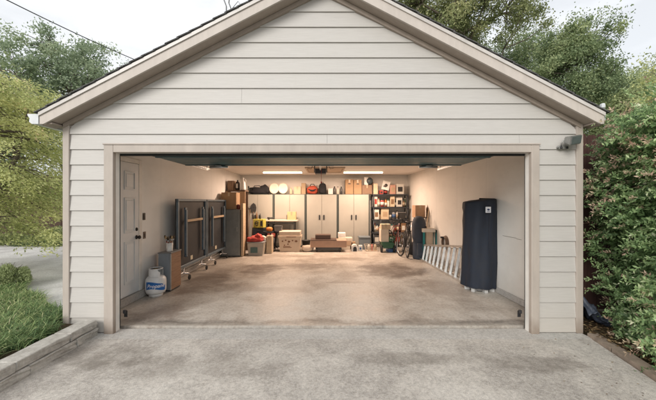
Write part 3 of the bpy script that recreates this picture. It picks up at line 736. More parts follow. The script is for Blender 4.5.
# big hedge with pink young shoots
L_HEDGE = leaf_mat('glossy hedge leaf', [(0, (.04, .065, .03)), (.4, (.09, .14, .06)), (.7, (.18, .235, .11)), (1, (.36, .38, .21))], .4, .38, 2.6)
L_PINK = leaf_mat('pink young leaf', [(0, (.34, .20, .15)), (.5, (.48, .34, .25)), (1, (.56, .48, .32))], .35, .45, 1.1)
def hedge(rng):
    t = thing('hedge', 'tall loose hedge with pink young shoots at the right edge of the driveway', 'hedge', (3.9, 2.4, 0))
    def surf(n):
        """points on the rounded hedge skin and their outward directions"""
        x0, x1, y0, y1, H = -.62, .9, -1.9, 1.55, 2.50
        side = rng.random(n); P = np.zeros((n, 3)); O = np.zeros((n, 3))
        y = y0+(y1-y0)*rng.random(n); x = x0+(x1-x0)*rng.random(n); z = H*rng.random(n)**.9
        a = side < .50; b = (side >= .50) & (side < .74); c = (side >= .74) & (side < .90); e = side >= .90
        P[a] = np.stack([np.full(a.sum(), x0), y[a], z[a]], 1); O[a] = (-1, 0, .25)
        P[b] = np.stack([x[b], y[b], np.full(b.sum(), H)], 1); O[b] = (-.1, 0, 1)
        P[c] = np.stack([x[c], np.full(c.sum(), y0), z[c]], 1); O[c] = (0, -1, .2)
        P[e] = np.stack([x[e], np.full(e.sum(), y1), z[e]], 1); O[e] = (0, 1, .2)
        # slow bumps and a slope of the face
        bump = .13*np.sin(P[:, 1]*3.1+P[:, 2]*2.3)+.10*np.sin(P[:, 1]*7.3-P[:, 2]*5.1+1.3)+.07*np.sin(P[:, 2]*11+P[:, 0]*6+P[:, 1]*9)
        inward = .10*np.maximum(0, P[:, 2]/H-.72)**1*(O[:, 0] < -.5)*1.2
        P += O*(bump-inward-.05)[:, None]
        low = (O[:, 0] < -.5)*np.maximum(0, .35-P[:, 2])*.15
        P[:, 0] += low+.30*(np.maximum(P[:, 1], -.3)-1.5)+.30-.16*np.maximum(0, .8-P[:, 2])*(O[:, 0] < -.5)
        return P, O
    m = MB()
    for i in range(60):
        p, o = surf(1); p = p[0]; m.tube([(rng.normal()*.2, p[1]*.9, 0), (p[0]*.3, p[1]*.95, p[2]*.5), (p[0]*.75, p[1], p[2]*.97)], [.018, .012, .004], 5, cap=False)
    m.build('stem', BARK, t)
    ns = 6400; B, O = surf(ns)
    depth = rng.random(ns)**1.3*.32; B = B-O*depth[:, None]
    D = O*1.0+rng.normal(size=(ns, 3))*.45; D[:, 2] += .35; D /= np.linalg.norm(D, axis=1)[:, None]
    sl = .14+.2*rng.random(ns); nlf = 22
    u = np.tile((np.arange(nlf)+.5)/nlf, (ns, 1)); u = u+rng.normal(size=u.shape)*.02
    P = B[:, None, :]+D[:, None, :]*(u*sl[:, None])[:, :, None]
    P[:, :, 2] -= (u**2*sl[:, None]*.35)
    ang = np.arange(nlf)[None, :]*2.4+rng.random(ns)[:, None]*6
    A = np.cross(D, np.array([.3, .2, 1.0])); A /= np.linalg.norm(A, axis=1)[:, None]; Bv = np.cross(D, A)
    side = A[:, None, :]*np.cos(ang)[:, :, None]+Bv[:, None, :]*np.sin(ang)[:, :, None]
    ld = side+D[:, None, :]*.75+rng.normal(size=side.shape)*.2; ld[:, :, 2] -= .25
    ld /= np.linalg.norm(ld, axis=2)[:, :, None]
    nn = D[:, None, :]*.9+np.array([-.15, -.15, .55])+rng.normal(size=side.shape)*.3
    nn -= ld*np.sum(nn*ld, axis=2)[:, :, None]; nn /= np.linalg.norm(nn, axis=2)[:, :, None]
    L = (.045-.015*u)*(.5+1.0*rng.random(u.shape))
    zz = B[:, 2]; patch = np.sin(B[:, 1]*2.1+B[:, 2]*2.7)+.5*np.sin(B[:, 1]*5+1)
    pr = np.clip(.13+.36*(zz/2.4)**2+.14*patch+(depth < .08)*.06, .01, .5)*(B[:, 0] < 9)
    pink_s = rng.random(ns) < pr
    pinkm = pink_s[:, None] & (u > (.35+.3*rng.random(ns))[:, None])
    tint = (.42+.15*rng.normal(size=ns))[:, None]+.16*rng.normal(size=u.shape)+.22*(u-.5)
    g = ~pinkm
    leaf_obj('foliage', P[g], ld[g], nn[g], L[g]*1.12, L[g]*.5, tint[g], L_HEDGE, t)
    leaf_obj('young_shoots', P[pinkm], ld[pinkm], nn[pinkm], L[pinkm]*1.05, L[pinkm]*.42, (tint+.1)[pinkm], L_PINK, t)
    # inner leaves fill the body of the hedge
    n = 26000; Q, O2 = surf(n); Q -= O2*(.12+.4*rng.random(n))[:, None]
    d, n2 = rot_frames(n, rng, .5, .2)
    leaf_obj('inner_foliage', Q, d, n2, .075, .038, .3+.15*rng.normal(size=n), L_HEDGE, t)
hedge(rng)

# grasses in the raised bed
def blades(name, pts, h, wd, mat, rng, droop=.8, parent=None):
    n = len(pts); seg = 4
    a = rng.random(n)*2*PI; dirx = np.stack([np.cos(a), np.sin(a), np.zeros(n)], 1); sdv = np.stack([-np.sin(a), np.cos(a), np.zeros(n)], 1)
    H = h*(.55+.75*rng.random(n)); lean = droop*(.5+.9*rng.random(n))
    V = np.empty((n, seg*2+1, 3))
    for k in range(seg+1):
        u = k/seg
        c = pts+dirx*(lean*H*u**1.8)[:, None]+np.array([0, 0, 1])*(H*(u-.42*lean*u**2.6))[:, None]
        if k < seg:
            w_ = wd*(1-.75*u**2)*.5; V[:, 2*k] = c+sdv*w_; V[:, 2*k+1] = c-sdv*w_
        else: V[:, seg*2] = c
    faces = []
    b = np.arange(n)*(seg*2+1)
    q = np.concatenate([np.stack([b+2*k, b+2*k+1, b+2*k+3, b+2*k+2], 1) for k in range(seg-1)])
    tr = np.stack([b+2*(seg-1), b+2*(seg-1)+1, b+2*seg], 1)
    me = bpy.data.meshes.new(name); me.vertices.add(n*(seg*2+1)); me.vertices.foreach_set('co', V.reshape(-1).astype(np.float32))
    me.loops.add(len(q)*4+len(tr)*3); me.polygons.add(len(q)+len(tr))
    me.loops.foreach_set('vertex_index', np.concatenate([q.reshape(-1), tr.reshape(-1)]).astype(np.int32))
    me.polygons.foreach_set('loop_start', np.concatenate([np.arange(len(q))*4, len(q)*4+np.arange(len(tr))*3]).astype(np.int32))
    me.polygons.foreach_set('loop_total', np.concatenate([np.full(len(q), 4), np.full(len(tr), 3)]).astype(np.int32))
    me.update(calc_edges=True); me.validate()
    tint = .45+.22*rng.normal(size=n)+.12*np.sin(pts[:, 0]*3+pts[:, 1]*2)
    at_ = me.attributes.new('tint', 'FLOAT', 'FACE'); at_.data.foreach_set('value', np.clip(np.concatenate([np.tile(tint, seg-1), tint]), 0, 1).astype(np.float32))
    me.materials.append(mat); o = bpy.data.objects.new(name, me); COL.objects.link(o)
    if parent: o.parent = parent
    return o
L_GRASS = leaf_mat('mondo grass blade', [(0, (.03, .06, .025)), (.35, (.07, .12, .045)), (.6, (.15, .21, .08)), (.8, (.30, .34, .15)), (1, (.42, .38, .24))], .25, .5)
nt = 5200
cx = -2.98-rng.random(nt)*4.6; cy = .6+rng.random(nt)*5.0
lim = np.minimum(3.78+np.maximum(0, -3.3-cx)*.68, 5.2)+.06*np.sin(cx*7)
keep = (cy < lim) & ~((cx > -3.2) & (cy > 3.4)); cx, cy = cx[keep], cy[keep]
k = 26; nx = np.repeat(cx, k); ny = np.repeat(cy, k)
pts = np.stack([nx+rng.normal(size=len(nx))*.035, ny+rng.normal(size=len(nx))*.035, np.full(len(nx), .10)], 1)
o = blades('grass', pts, .145, .0075, L_GRASS, rng, 1.0); tag(o, 'tufted dark green ornamental grass in the raised bed', None, None, 'stuff')
# low round shrub and the plants by the fence
def shrub(name, label, base, r, n, L, W, mat, rng, cat='shrub', group=None):
    t = thing(name, label, cat, base, 0, group)
    m = MB()
    for i in range(14):
        a = rng.random()*2*PI; m.tube([(0, 0, 0), (r[0]*.3*math.cos(a), r[1]*.3*math.sin(a), r[2]*.6), (r[0]*.7*math.cos(a), r[1]*.7*math.sin(a), r[2]*1.2)], [.01, .007, .003], 4, cap=False)
    m.build('stem', BARK, t)
    d0 = rng.normal(size=(n, 3)); d0 /= np.linalg.norm(d0, axis=1)[:, None]; d0[:, 2] = np.abs(d0[:, 2])
    P = d0*np.array(r)*(.6+.42*rng.random(n)+.1*np.sin(d0[:, 0]*9+d0[:, 1]*7))[:, None]; P[:, 2] += .03
    d, nn = rot_frames(n, rng, .8, -.3); d = d*.6+d0*.7; d /= np.linalg.norm(d, axis=1)[:, None]; nn -= d*np.sum(nn*d, axis=1)[:, None]; nn /= np.linalg.norm(nn, axis=1)[:, None]
    leaf_obj('foliage', P, d, nn, L, W, .5+.2*rng.normal(size=n), mat, t)
shrub('low_shrub', 'small rounded light green shrub at the far edge of the grass bed', (at(6, 5.2), 5.15, .1), (.42, .34, .30), 6200, .045, .018, L_PALE, rng)
shrub('leafy_plant', 'bright green leafy plant at the foot of the left fence by the garage corner', (at(57, 10.2), 10.2, .05), (.38, .3, .55), 900, .13, .06, L_PALE, rng, 'plant')
shrub('leafy_plant', 'darker clump of low plants by the left fence under the maple', (at(38, 10.2), 10.2, .05), (.8, .3, .3), 1500, .10, .04, L_DARK, rng, 'plant')
shrub('leafy_plant', 'low plants by the fence at the far left of the path', (at(12, 10.2), 10.2, .05), (.9, .3, .35), 1500, .10, .04, L_OAK, rng, 'plant')
# litter under the hedge and folded tarp
n = 5200; P = np.stack([3.1+rng.random(n)**1.4*1.2, -.5+rng.random(n)*4.6, .006+.02*rng.random(n)], 1)
d, nn = rot_frames(n, rng, 4, 0); d[:, 2] *= .15
o = leaf_obj('leaf_litter', P, d, nn, .045, .022, rng.random(n), leaf_mat('dry leaf', [(0, (.06, .035, .02)), (.6, (.18, .11, .055)), (1, (.33, .25, .13))], .1, gain=1.1)); tag(o, 'dry fallen leaves under the hedge', None, None, 'stuff')
n = 260; P = np.stack([-2.4+rng.random(n)*5.3, 3.0+rng.random(n)*.95, np.full(n, .004)], 1); k = rng.random(n) < .3; P = P[k]; n = len(P)
# crumpled grey-blue tarp behind the corner
def crumple(nx, ny, fn, th=.0):
    vs = []; fs = []
    for j in range(ny+1):
        for i in range(nx+1): vs.append(fn(i/nx, j/ny))
    for j in range(ny):
        for i in range(nx): a = j*(nx+1)+i; fs.append((a, a+1, a+nx+2, a+nx+1))
    return vs, fs
m = MB()
def tf(u, v):
    x = .02+.42*u; y = .12+.5*v
    z = .40*max(0, 1-u*1.15)**.8+.05*math.sin(u*17+v*5)+.04*math.sin(v*14-u*6)+.02*math.sin(u*41+v*23)
    return (x+.02*math.sin(v*19), y-.1*u, max(.004, z*(.75+.35*math.sin(v*3.0))))
vs, fs = crumple(34, 26, tf); m.add(vs, fs, 0, True)
vs2 = [(x, y, 0.0) for x, y, z in vs]
o = m.build('tarp', M('slate blue tarp', (.05, .06, .085), .55, var=.3, scale=9, bump=.3), loc=(3.10, 3.58, .0)); tag(o, 'crumpled slate blue tarp on the ground between the garage corner and the hedge', 'tarp')
md = o.modifiers.new('thickness', 'SOLIDIFY'); md.thickness = .006
# ------------------------------------------------------------------ things in the garage
def one(name, mb, mats, label, cat, loc, rotz=0, group=None):
    o = mb.build(name, mats, loc=loc); o.rotation_euler = (0, 0, rotz); return tag(o, label, cat, group)
SLATE = M('blue grey powder coat', (.13, .17, .205), .42, .2, var=.2)
TTUN = M('dark grey table underside', (.028, .031, .036), .6, var=.25, scale=3, bump=.2)

# folding ping pong table: two halves on edge, undersides facing the room
t = thing('ping_pong_table', 'folded ping pong table standing on edge on casters along the left wall', 'table', (-2.80, 5.66, 0))
for k in range(2):
    y0 = .0+k*1.40; y1 = y0+1.36
    m = MB(); m.box(-.03, -.008, y0, y1, .25, 1.60, .004); b = m.build('tabletop', TTUN, t)
    m = MB()
    for (a, b_, c, d) in ((y0, y1, 1.555, 1.60), (y0, y1, .25, .30), (y0, y0+.05, .3002, 1.5548), (y1-.05, y1, .3002, 1.5548)): m.box(-.0078, .03, a, b_, c, d, .004)
    m.build('frame', SLATE, b)
    for yy in (y0+.24, y1-.28):
        m = MB(); m.box(.0302, .075, yy, yy+.06, .50, 1.38, .008, seg=2); m.box(.0302, .06, yy-.012, yy+.072, 1.3805, 1.43, .006); m.lathe([(.03, 0), (.03, .03), (.02, .036)], c=(.052, yy+.03, .462), n=12); m.build('leg', SLATE, b)
    m = MB(); m.box(.035, .06, y0+.3005, y1-.2805, 1.14, 1.19, .004); m.build('cross_bar', WOODL, b)
    m = MB(); m.box(-.0076, -.003, y0+.60, y0+.70, .335, .42, .0); m.build('sticker', M('cream sticker', (.62, .56, .42), .6), b)
    for yy in (y0+.30, y1-.20):
        m = MB(); m.tube([(-.01, yy, .25), (-.01, yy, .13), (.10, yy, .12)], .014, 8); m.tube([(-.01, yy-.22, .14), (-.01, yy+.12, .14)], .012, 6); m.build('caster_stem', STEEL, b)
        m = MB(); m.lathe([(.0, -.012), (.045, -.012), (.05, -.006), (.05, .006), (.045, .012), (0, .012)], n=16, M=Matrix.Translation((.11, yy, .052)) @ Matrix.Rotation(R(90), 4, 'Y')); m.tube([(.10, yy-.018, .12), (.11, yy-.018, .05)], .004, 5); m.build('caster', RUBBER, b)

# small cabinet, propane tank, mug of brushes
t = thing('low_cabinet', 'low cabinet with grey front and brown side, beside the propane tank', 'cabinet', (-2.755, 5.14, 0))
m = MB(); m.box(-.10, .115, .012, .36, .03, .655, .004); m.build('body', wood_mat('brown veneer side', (.22, .125, .075), (.34, .205, .125)), t)
m = MB(); m.box(-.10, .115, -.004, .010, .03, .655, .003); m.build('front_panel', M('grey front', (.20, .225, .25), .5, grime=.3), t)
m = MB(); m.box(-.11, .125, -.012, .37, .6555, .675, .004); m.build('top', M('grey laminate', (.17, .17, .17), .5), t)
m = MB(); m.box(.106, .1252, -.012, -.0042, .03, .65, .002); m.build('edge_strip', ALU, t)
m = MB(); m.box(-.09, .10, .02, .35, 0, .0295); m.build('plinth', BLACK, t)
PT = M('white tank enamel', (.70, .71, .71), .35, grime=.35, scale=9)
t = thing('propane_tank', 'white propane tank with a blue label standing on the floor by the side door', 'gas tank', (-2.79, 4.95, 0))
m = MB(); m.lathe([(0, .03), (.09, .032), (.135, .05), (.153, .09), (.155, .12), (.155, .25), (.150, .28), (.125, .315), (.08, .335), (0, .34)], n=40); m.build('cylinder', PT, t)
m = MB(); m.lathe([(.105, 0), (.105, .05), (.10, .05), (.10, 0)], n=28); m.build('foot_ring', PT, t)
m = MB()
for a0, a1 in ((-1.1, 1.1), (PI-1.1, PI+1.1)):
    vs = []; fs = []; n = 12
    for i in range(n+1):
        a = a0+(a1-a0)*i/n; top = .44 if 1 < i < n-1 else .40
        for rr in (.102, .107):
            vs += [(rr*math.sin(a), -rr*math.cos(a), .325), (rr*math.sin(a), -rr*math.cos(a), top)]
    for i in range(n):
        a = i*4; fs += [(a, a+4, a+5, a+1), (a+2, a+3, a+7, a+6), (a+1, a+5, a+7, a+3)]
    fs += [(0, 1, 3, 2), (n*4, n*4+2, n*4+3, n*4+1)]
    m.add(vs, fs, 0, False)
m.lathe([(.108, .44), (.108, .452), (.09, .452), (.09, .44)], n=28); m.build('collar', PT, t)
m = MB(); m.lathe([(.02, .335), (.02, .38), (.028, .385), (.028, .41), (.012, .415), (.012, .425), (.034, .428), (.034, .44), (0, .442)], n=14); m.tube([(0, 0, .395), (0, -.06, .395)], .013, 10); m.build('valve', M('brass', (.45, .32, .12), .35, .9), t)
BLUE = M('blue label print', (.015, .13, .42), .4)
def wrap(mb, pts, faces, rad, ang, mat=0):
    """flat (u, z) shapes bent round the tank"""
    mb.add([(rad*math.sin(u/rad+ang), -rad*math.cos(u/rad+ang), z) for u, z in pts], faces, mat, True)
m = MB(); n = 26; pts = []; fs = []
for i in range(n+1):
    u = -.16+.32*i/n; k = i/n
    lo_ = .125+.02*math.sin(k*PI*1.6); hi = .238+.02*math.sin(k*PI*1.5+.6)-.05*max(0, k-.8)*4
    pts += [(u, lo_), (u, hi)]
for i in range(n): a = i*2; fs.append((a, a+2, a+3, a+1))
wrap(m, pts, fs, .1565, R(28)); m.build('label', BLUE, t)
cu = bpy.data.curves.new('word', 'FONT'); cu.body = 'Propane'; cu.size = .083; cu.shear = .3; cu.align_x = 'CENTER'; cu.offset = .0012; cu.resolution_u = 3
to = bpy.data.objects.new('word', cu); COL.objects.link(to); bpy.context.view_layer.update()
me = bpy.data.meshes.new_from_object(to.evaluated_get(bpy.context.evaluated_depsgraph_get())); bpy.data.objects.remove(to)
b = bmesh.new(); b.from_mesh(me); bmesh.ops.triangulate(b, faces=b.faces)
bmesh.ops.subdivide_edges(b, edges=[e for e in b.edges if e.calc_length() > .02], cuts=2)
for v in b.verts:
    u, z_ = v.co.x*.98, v.co.y+.162; a = u/.1572+R(28); v.co = Vector((.1574*math.sin(a), -.1574*math.cos(a), z_))
b.to_mesh(me); b.free(); me.materials.append(M('white print', (.8, .8, .8), .5)); o = bpy.data.objects.new('lettering', me); COL.objects.link(o); o.parent = t

t = thing('brush_mug', 'white mug full of paint brushes standing on the low cabinet', 'mug', (-2.73, 5.27, .676))
m = MB(); m.lathe([(0, 0), (.048, 0), (.052, .005), (.056, .15), (.051, .15), (.047, .01), (0, .01)], n=24); m.build('cup', WHITE, t)
BR = [M('brush bristle', (.05, .035, .02), .9, var=.4, scale=60), M('brush bristle pale', (.36, .25, .14), .9, var=.4, scale=60)]
for i in range(8):
    a = i*2.4; r = .03; tx, ty = r*math.cos(a), r*math.sin(a); L = .15+.05*random.random(); sp = 1.9
    bs = thing('brush', None, None); bs.parent = t; 
    p1 = Vector((tx*sp, ty*sp, L)); p2 = Vector((tx*sp*1.15, ty*sp*1.15, L+.03))
    m = MB(); m.tube([(tx*.3, ty*.3, .012), p1], [.006, .008], 6); m.build('handle', M('red brush handle', (.25, .07, .04), .4) if i % 3 else WOODL, bs)
    m = MB(); m.tube([p1, p2], [.012, .015], 8); m.build('ferrule', STEEL, bs)
    m = MB(); m.tube([p2, p2+Vector((tx*.25, ty*.25, .03)), p2+Vector((tx*.4, ty*.4, .055))], [.017, .019, .008], 8); m.build('bristles', BR[i % 2], bs)

# ---- left rear cluster
t = thing('metal_cabinet', 'waist high grey metal cabinet in the left rear corner', 'cabinet', (-2.66, 8.42, 0))
m = MB(); m.box(-.27, .27, 0.01, .5, .02, 1.33, .006); m.build('body', M('grey green metal', (.24, .255, .25), .45, .2, grime=.25), t)
m = MB(); m.box(-.25, .25, -.012, .0085, .05, 1.31, .004); m.build('door', M('grey green metal', (.2, .2, .2)), t)
m = MB(); m.tube([(.2, -.013, .72), (.2, -.04, .73), (.2, -.04, .82), (.2, -.013, .83)], .006, 6); m.build('handle', STEEL, t)
def carton(name, label, loc, sx, sy, sz, mat=None, rotz=0, cat='box', group=None, hole=False, tape=True, tilt=None, open_=False):
    """a cardboard box: body, tape"""
    t = thing(name, label, cat, loc, rotz, group)
    if tilt: t.rotation_euler = tilt
    m = MB(); h = sz
    m.box(-sx/2, sx/2, 0, sy, 0, sz, .004)
    if not open_:
        m.box(-sx/2-.001, -.002, -.001, sy+.001, sz+.0002, sz+.004); m.box(.002, sx/2+.001, -.001, sy+.001, sz+.0002, sz+.004)
    else:
        for s in (-1, 1): m.box(0, .004, 0, sy, 0, .12, M=Matrix.Translation((s*sx/2, 0, sz)) @ Matrix.Rotation(R(s*28), 4, 'Y'))
    m.build('carton', mat or CARD, t)
    if tape:
        m = MB(); m.box(-.025, .025, -.0025, -.0005, sz-.10, sz+.002); m.box(-.025, .025, -.002, sy+.002, sz+.0045, sz+.006); m.build('tape', M('parcel tape', (.45, .36, .24), .3), t)
    if hole:
        m = MB(); m.box(-.045, .045, -.003, -.0008, sz*.68, sz*.68+.03, .0); m.build('hand_hole', BLACK, t)
    return t
carton('cardboard_box', 'brown cardboard box standing on the grey metal cabinet', (-2.71, 8.45, 1.336), .42, .36, .47, CARD)
t = thing('shelf_unit', 'tall open wooden shelf unit in the left rear corner behind the grey metal cabinet', 'shelf', (-2.70, 9.02, 0))
m = MB(); m.box(-.28, .30, .0, .42, 1.86, 1.90, .003); m.build('top_shelf', wood_mat('dark wood shelf', (.06, .035, .022), (.12, .075, .05)), t)
for x0, x1 in ((-.28, -.25), (.14, .30)): m = MB(); m.box(x0, x1, .005, .41 if x0 < 0 else .03, 0, 1.8595, .003); m.build('side_panel', wood_mat('tan wood side', (.38, .26, .16), (.50, .36, .23)), t)
for zz in (.35, .85, 1.35): m = MB(); m.box(-.2495, .1395, .02, .40, zz, zz+.02); m.build('shelf', wood_mat('dark wood shelf', (.06, .035, .022), (.12, .075, .05)), t)
m = MB(); m.box(-.25, .28, .412, .425, .02, 1.85); m.build('back_panel', wood_mat('dark wood shelf', (.06, .035, .022), (.12, .075, .05)), t)
carton('storage_box', 'dark box at the left end on top of the tall wooden shelf unit', (-2.86, 9.06, 1.90), .17, .3, .28, CARDD, tape=False)
m = MB(); m.lathe([(0, 0), (.06, 0), (.07, .02), (.07, .2), (.05, .25), (.02, .27), (.02, .31), (0, .31)], n=18); m.box(-.03, .03, -.075, -.071, .06, .2, mat=1)
one('jug', m, [BLACK, WHITE], 'black jug with a pale label on top of the tall wooden shelf unit', 'jug', (-2.68, 9.2, 1.901))
m = MB(); m.lathe([(0, 0), (.07, 0), (.08, .03), (.075, .2), (.04, .3), (.03, .38), (0, .385)], n=18, sx=1, sy=.7); m.tube([(.03, 0, .36), (.085, 0, .3), (.07, 0, .2)], .01, 6)
one('white_jug', m, WHITE, 'white plastic jug at the right end on top of the tall wooden shelf unit', 'jug', (-2.50, 9.15, 1.901))
m = MB(); m.box(-.03, .03, 0, .28, 0, 1.50, .003)
one('plywood_offcut', m, WOODL, 'narrow pale board leaning upright against the right side of the grey metal cabinet', 'board', (-2.335, 8.44, 0))
for (lab, x, y, z, sx, sz, mt) in (('small dark red can on the grey metal cabinet beside the cardboard box', -2.45, 8.5, 1.333, .045, .13, 'dark red paint'),):
    m = MB(); m.lathe([(0, 0), (sx, 0), (sx, sz), (sx*.8, sz+.01), (0, sz+.012)], n=16); one('paint_can', m, M(mt, (.16, .03, .025), .4), lab, 'can', (x, y, z))

# ---- four tall cabinets along the back wall
CD = M('beige grey cabinet door', (.38, .37, .33), .42, var=.05, scale=2, grime=.12)
CB = M('dark grey green cabinet body', (.07, .085, .08), .5, var=.15)
cabs = ['tall double door cabinet at the left end, behind the yellow box', 'tall double door cabinet second from left, behind the printed lidded tote', 'tall double door cabinet second from right, behind the low rolling bench', 'tall double door cabinet at the right end, next to the black shelving']
def make_cab():
    t = thing('tall_cabinet', cabs[0], 'cabinet', (0, 10.25, 0), 0, 'tall double door cabinets along the back wall')
    m = MB(); m.box(-.545, .545, .012, .42, .0, 1.81, .004); m.build('body', CB, t)
    for s in (-1, 1):
        m = MB(); m.box(min(s*.004, s*.507), max(s*.004, s*.507), -.012, .010, .06, 1.79, .004, seg=2); d = m.build('door', CD, t)
        m = MB(); m.box(s*.075-.022, s*.075+.022, -.034, -.0125, .94, 1.10, .006, seg=2); m.build('handle', BLACK, d)
    return t
c0 = make_cab()
for i in range(4):
    x = -2.85+1.095*(i+.5)
    if i == 0: c0.location = (x, 10.25, 0)
    else: copy_tree(c0, (x, 10.25, 0), label=cabs[i])

# ---- on top of the cabinets
ZT = 1.811
def lump(mb, rx, ry, rz, c, seed, mat=0, amp=.12, n=20, p=.75):
    b = bmesh.new(); bmesh.ops.create_icosphere(b, subdivisions=3, radius=1)
    rs = random.Random(seed); ph = [rs.uniform(0, 6) for _ in range(6)]
    for v in b.verts:
        q = v.co.copy(); q = Vector([math.copysign(abs(k)**p, k) for k in q])
        d = 1+amp*(math.sin(q.x*4+ph[0])*math.cos(q.y*3+ph[1])+.5*math.sin(q.z*7+q.x*6+ph[2]))
        v.co = Vector((c[0]+q.x*rx*d, c[1]+q.y*ry*d, c[2]+q.z*rz*d))
        if v.co.z < 0: v.co.z = 0
    return mb.bm(b, mat, True)
t = thing('duffel_bag', 'long slumped black duffel bag on the left tall cabinet', 'bag', (-2.30, 10.45, ZT))
m = MB(); lump(m, .36, .15, .13, (0, 0, .12), 3); lump(m, .16, .14, .16, (.2, 0, .16), 8); m.build('bag', BLACKC, t)
m = MB(); m.tube([(-.2, -.13, .15), (-.12, -.15, .28), (.05, -.15, .29), (.14, -.13, .17)], .014, 6); m.build('strap', BLACKC, t)
m = MB(); m.tube([(-.36, -.1, 0), (-.36, -.1, .30), (-.30, -.1, .12), (-.1, -.12, .18)], .008, 5); m.tube([(-.33, -.1, .02), (-.33, -.1, .27)], .02, 6); m.build('tent_pole', M('dark pole', (.05, .06, .05), .5), t)
for x, l in ((at(274, 10.4), 'white oval lid leaning on top of the cabinets, the left one of two'), (at(283, 10.4), 'white oval lid leaning on top of the cabinets, the right one of two')):
    m = MB(); Mx = Matrix.Translation((0, 0, .20)) @ Matrix.Rotation(R(82), 4, 'X')
    m.lathe([(0, .012), (.12, .012), (.15, .02), (.165, .008), (.17, -.004), (.165, -.008), (0, -.006)], n=36, sy=1.14, M=Mx); one('oval_lid', m, M('cream lid', (.72, .66, .56), .5), l, 'lid', (x, 10.40, ZT), 0, 'oval lids on the cabinets')
m = MB(); m.lathe([(0, 0), (.05, 0), (.055, .02), (.05, .16), (.03, .2), (.03, .23), (0, .232)], n=16); one('bottle', m, M('beige plastic', (.5, .4, .28), .5), 'small beige bottle beside the right white oval lid on the cabinets', 'bottle', (at(291, 10.4), 10.4, ZT))
BEI = M('cream box card', (.55, .44, .31), .8)
carton('small_box', 'small cream box on the cabinets just right of the beige bottle', (at(297.5, 10.4), 10.35, ZT), .24, .2, .26, BEI)
carton('small_box', 'narrow taller tan box on the cabinets just left of the red bag', (at(303.5, 10.4), 10.38, ZT), .15, .2, .38, M('tan card', (.38, .28, .18), .8), tape=False)
t = thing('red_bag', 'round red orange bag with a black opening on top of the cabinets', 'bag', (at(312.3, 10.4), 10.45, ZT))
RED = M('red orange cloth', (.42, .07, .035), .7, var=.2)
m = MB(); lump(m, .19, .14, .15, (0, 0, .14), 5, amp=.05); m.build('bag', RED, t)
m = MB(); vs = []; 
m.tube([(-.13, -.135, .17), (-.06, -.155, .13), (0, -.158, .12), (.06, -.155, .13), (.13, -.135, .17)], [.012, .026, .03, .026, .012], 8); m.build('opening', BLACKC, t)
m = MB(); m.tube([(-.08, 0, .27), (-.05, 0, .35), (.05, 0, .35), (.08, 0, .27)], .013, 8); m.build('handle', BLACKC, t)
t = thing('backpack', 'black backpack between the red bag and the bottles on the cabinets', 'backpack', (at(322.6, 10.4), 10.45, ZT))
m = MB(); lump(m, .13, .13, .20, (0, 0, .19), 6, amp=.06); m.build('bag', BLACKC, t)
m = MB(); lump(m, .09, .05, .10, (0, -.12, .12), 2, amp=.04); m.build('pocket', BLACKC, t)
m = MB(); m.tube([(-.03, -.02, .37), (-.02, -.02, .42), (.02, -.02, .42), (.03, -.02, .37)], .009, 6); m.build('handle', BLACKC, t)
carton('small_box', 'low white box between the backpack and the bottles on the cabinets', (at(330.5, 10.4), 10.36, ZT), .16, .2, .2, WHITE, tape=False)
for px, h, r, cm, cl in ((334.5, .30, .045, (.05, .045, .04), 'tall dark bottle'), (337.8, .26, .04, (.55, .5, .42), 'pale bottle'), (341.2, .29, .04, (.03, .03, .03), 'black bottle')):
    t = thing('bottle', cl+' on the cabinets left of the brown cartons', 'bottle', (at(px, 10.4), 10.40, ZT), 0, 'bottles on the cabinets')
    m = MB(); m.lathe([(0, 0), (r, 0), (r*1.05, .02), (r*1.05, h*.6), (r*.5, h*.78), (r*.4, h*.92), (0, h*.92)], n=16); m.build('body', M('bottle '+cl, cm, .35), t)
    m = MB(); m.lathe([(r*.5, h*.921), (r*.5, h), (0, h)], n=12); m.build('cap', WHITE if cm[0] < .1 else BLACK, t)
carton('brown_carton', 'tall brown carton on the cabinets, left one of the pair with dark hand holes', (at(349.2, 10.4), 10.32, ZT), .27, .3, .50, CARD, hole=True)
carton('brown_carton', 'tall brown carton on the cabinets, right one of the pair with dark hand holes', (at(357.5, 10.4), 10.32, ZT), .27, .3, .49, CARD, hole=True)
carton('brown_carton', 'shorter brown carton under the white and black appliance at the right end of the cabinets', (at(366.8, 10.4), 10.32, ZT), .34, .32, .31, CARDD, open_=True)
t = thing('small_appliance', 'small white and black appliance on the shorter brown carton', 'appliance', (at(367.5, 10.4), 10.40, ZT+.315))
m = MB(); m.box(-.12, .02, -.04, .14, 0, .28, .02, seg=2); m.build('housing', WHITE, t)
m = MB(); m.lathe([(0, -.05), (.10, -.04), (.12, 0), (.10, .04), (0, .05)], n=24, M=Matrix.Translation((.07, -.02, .14)) @ Matrix.Rotation(R(90), 4, 'X')); m.build('drum', M('dark slate plastic', (.05, .07, .08), .4), t)

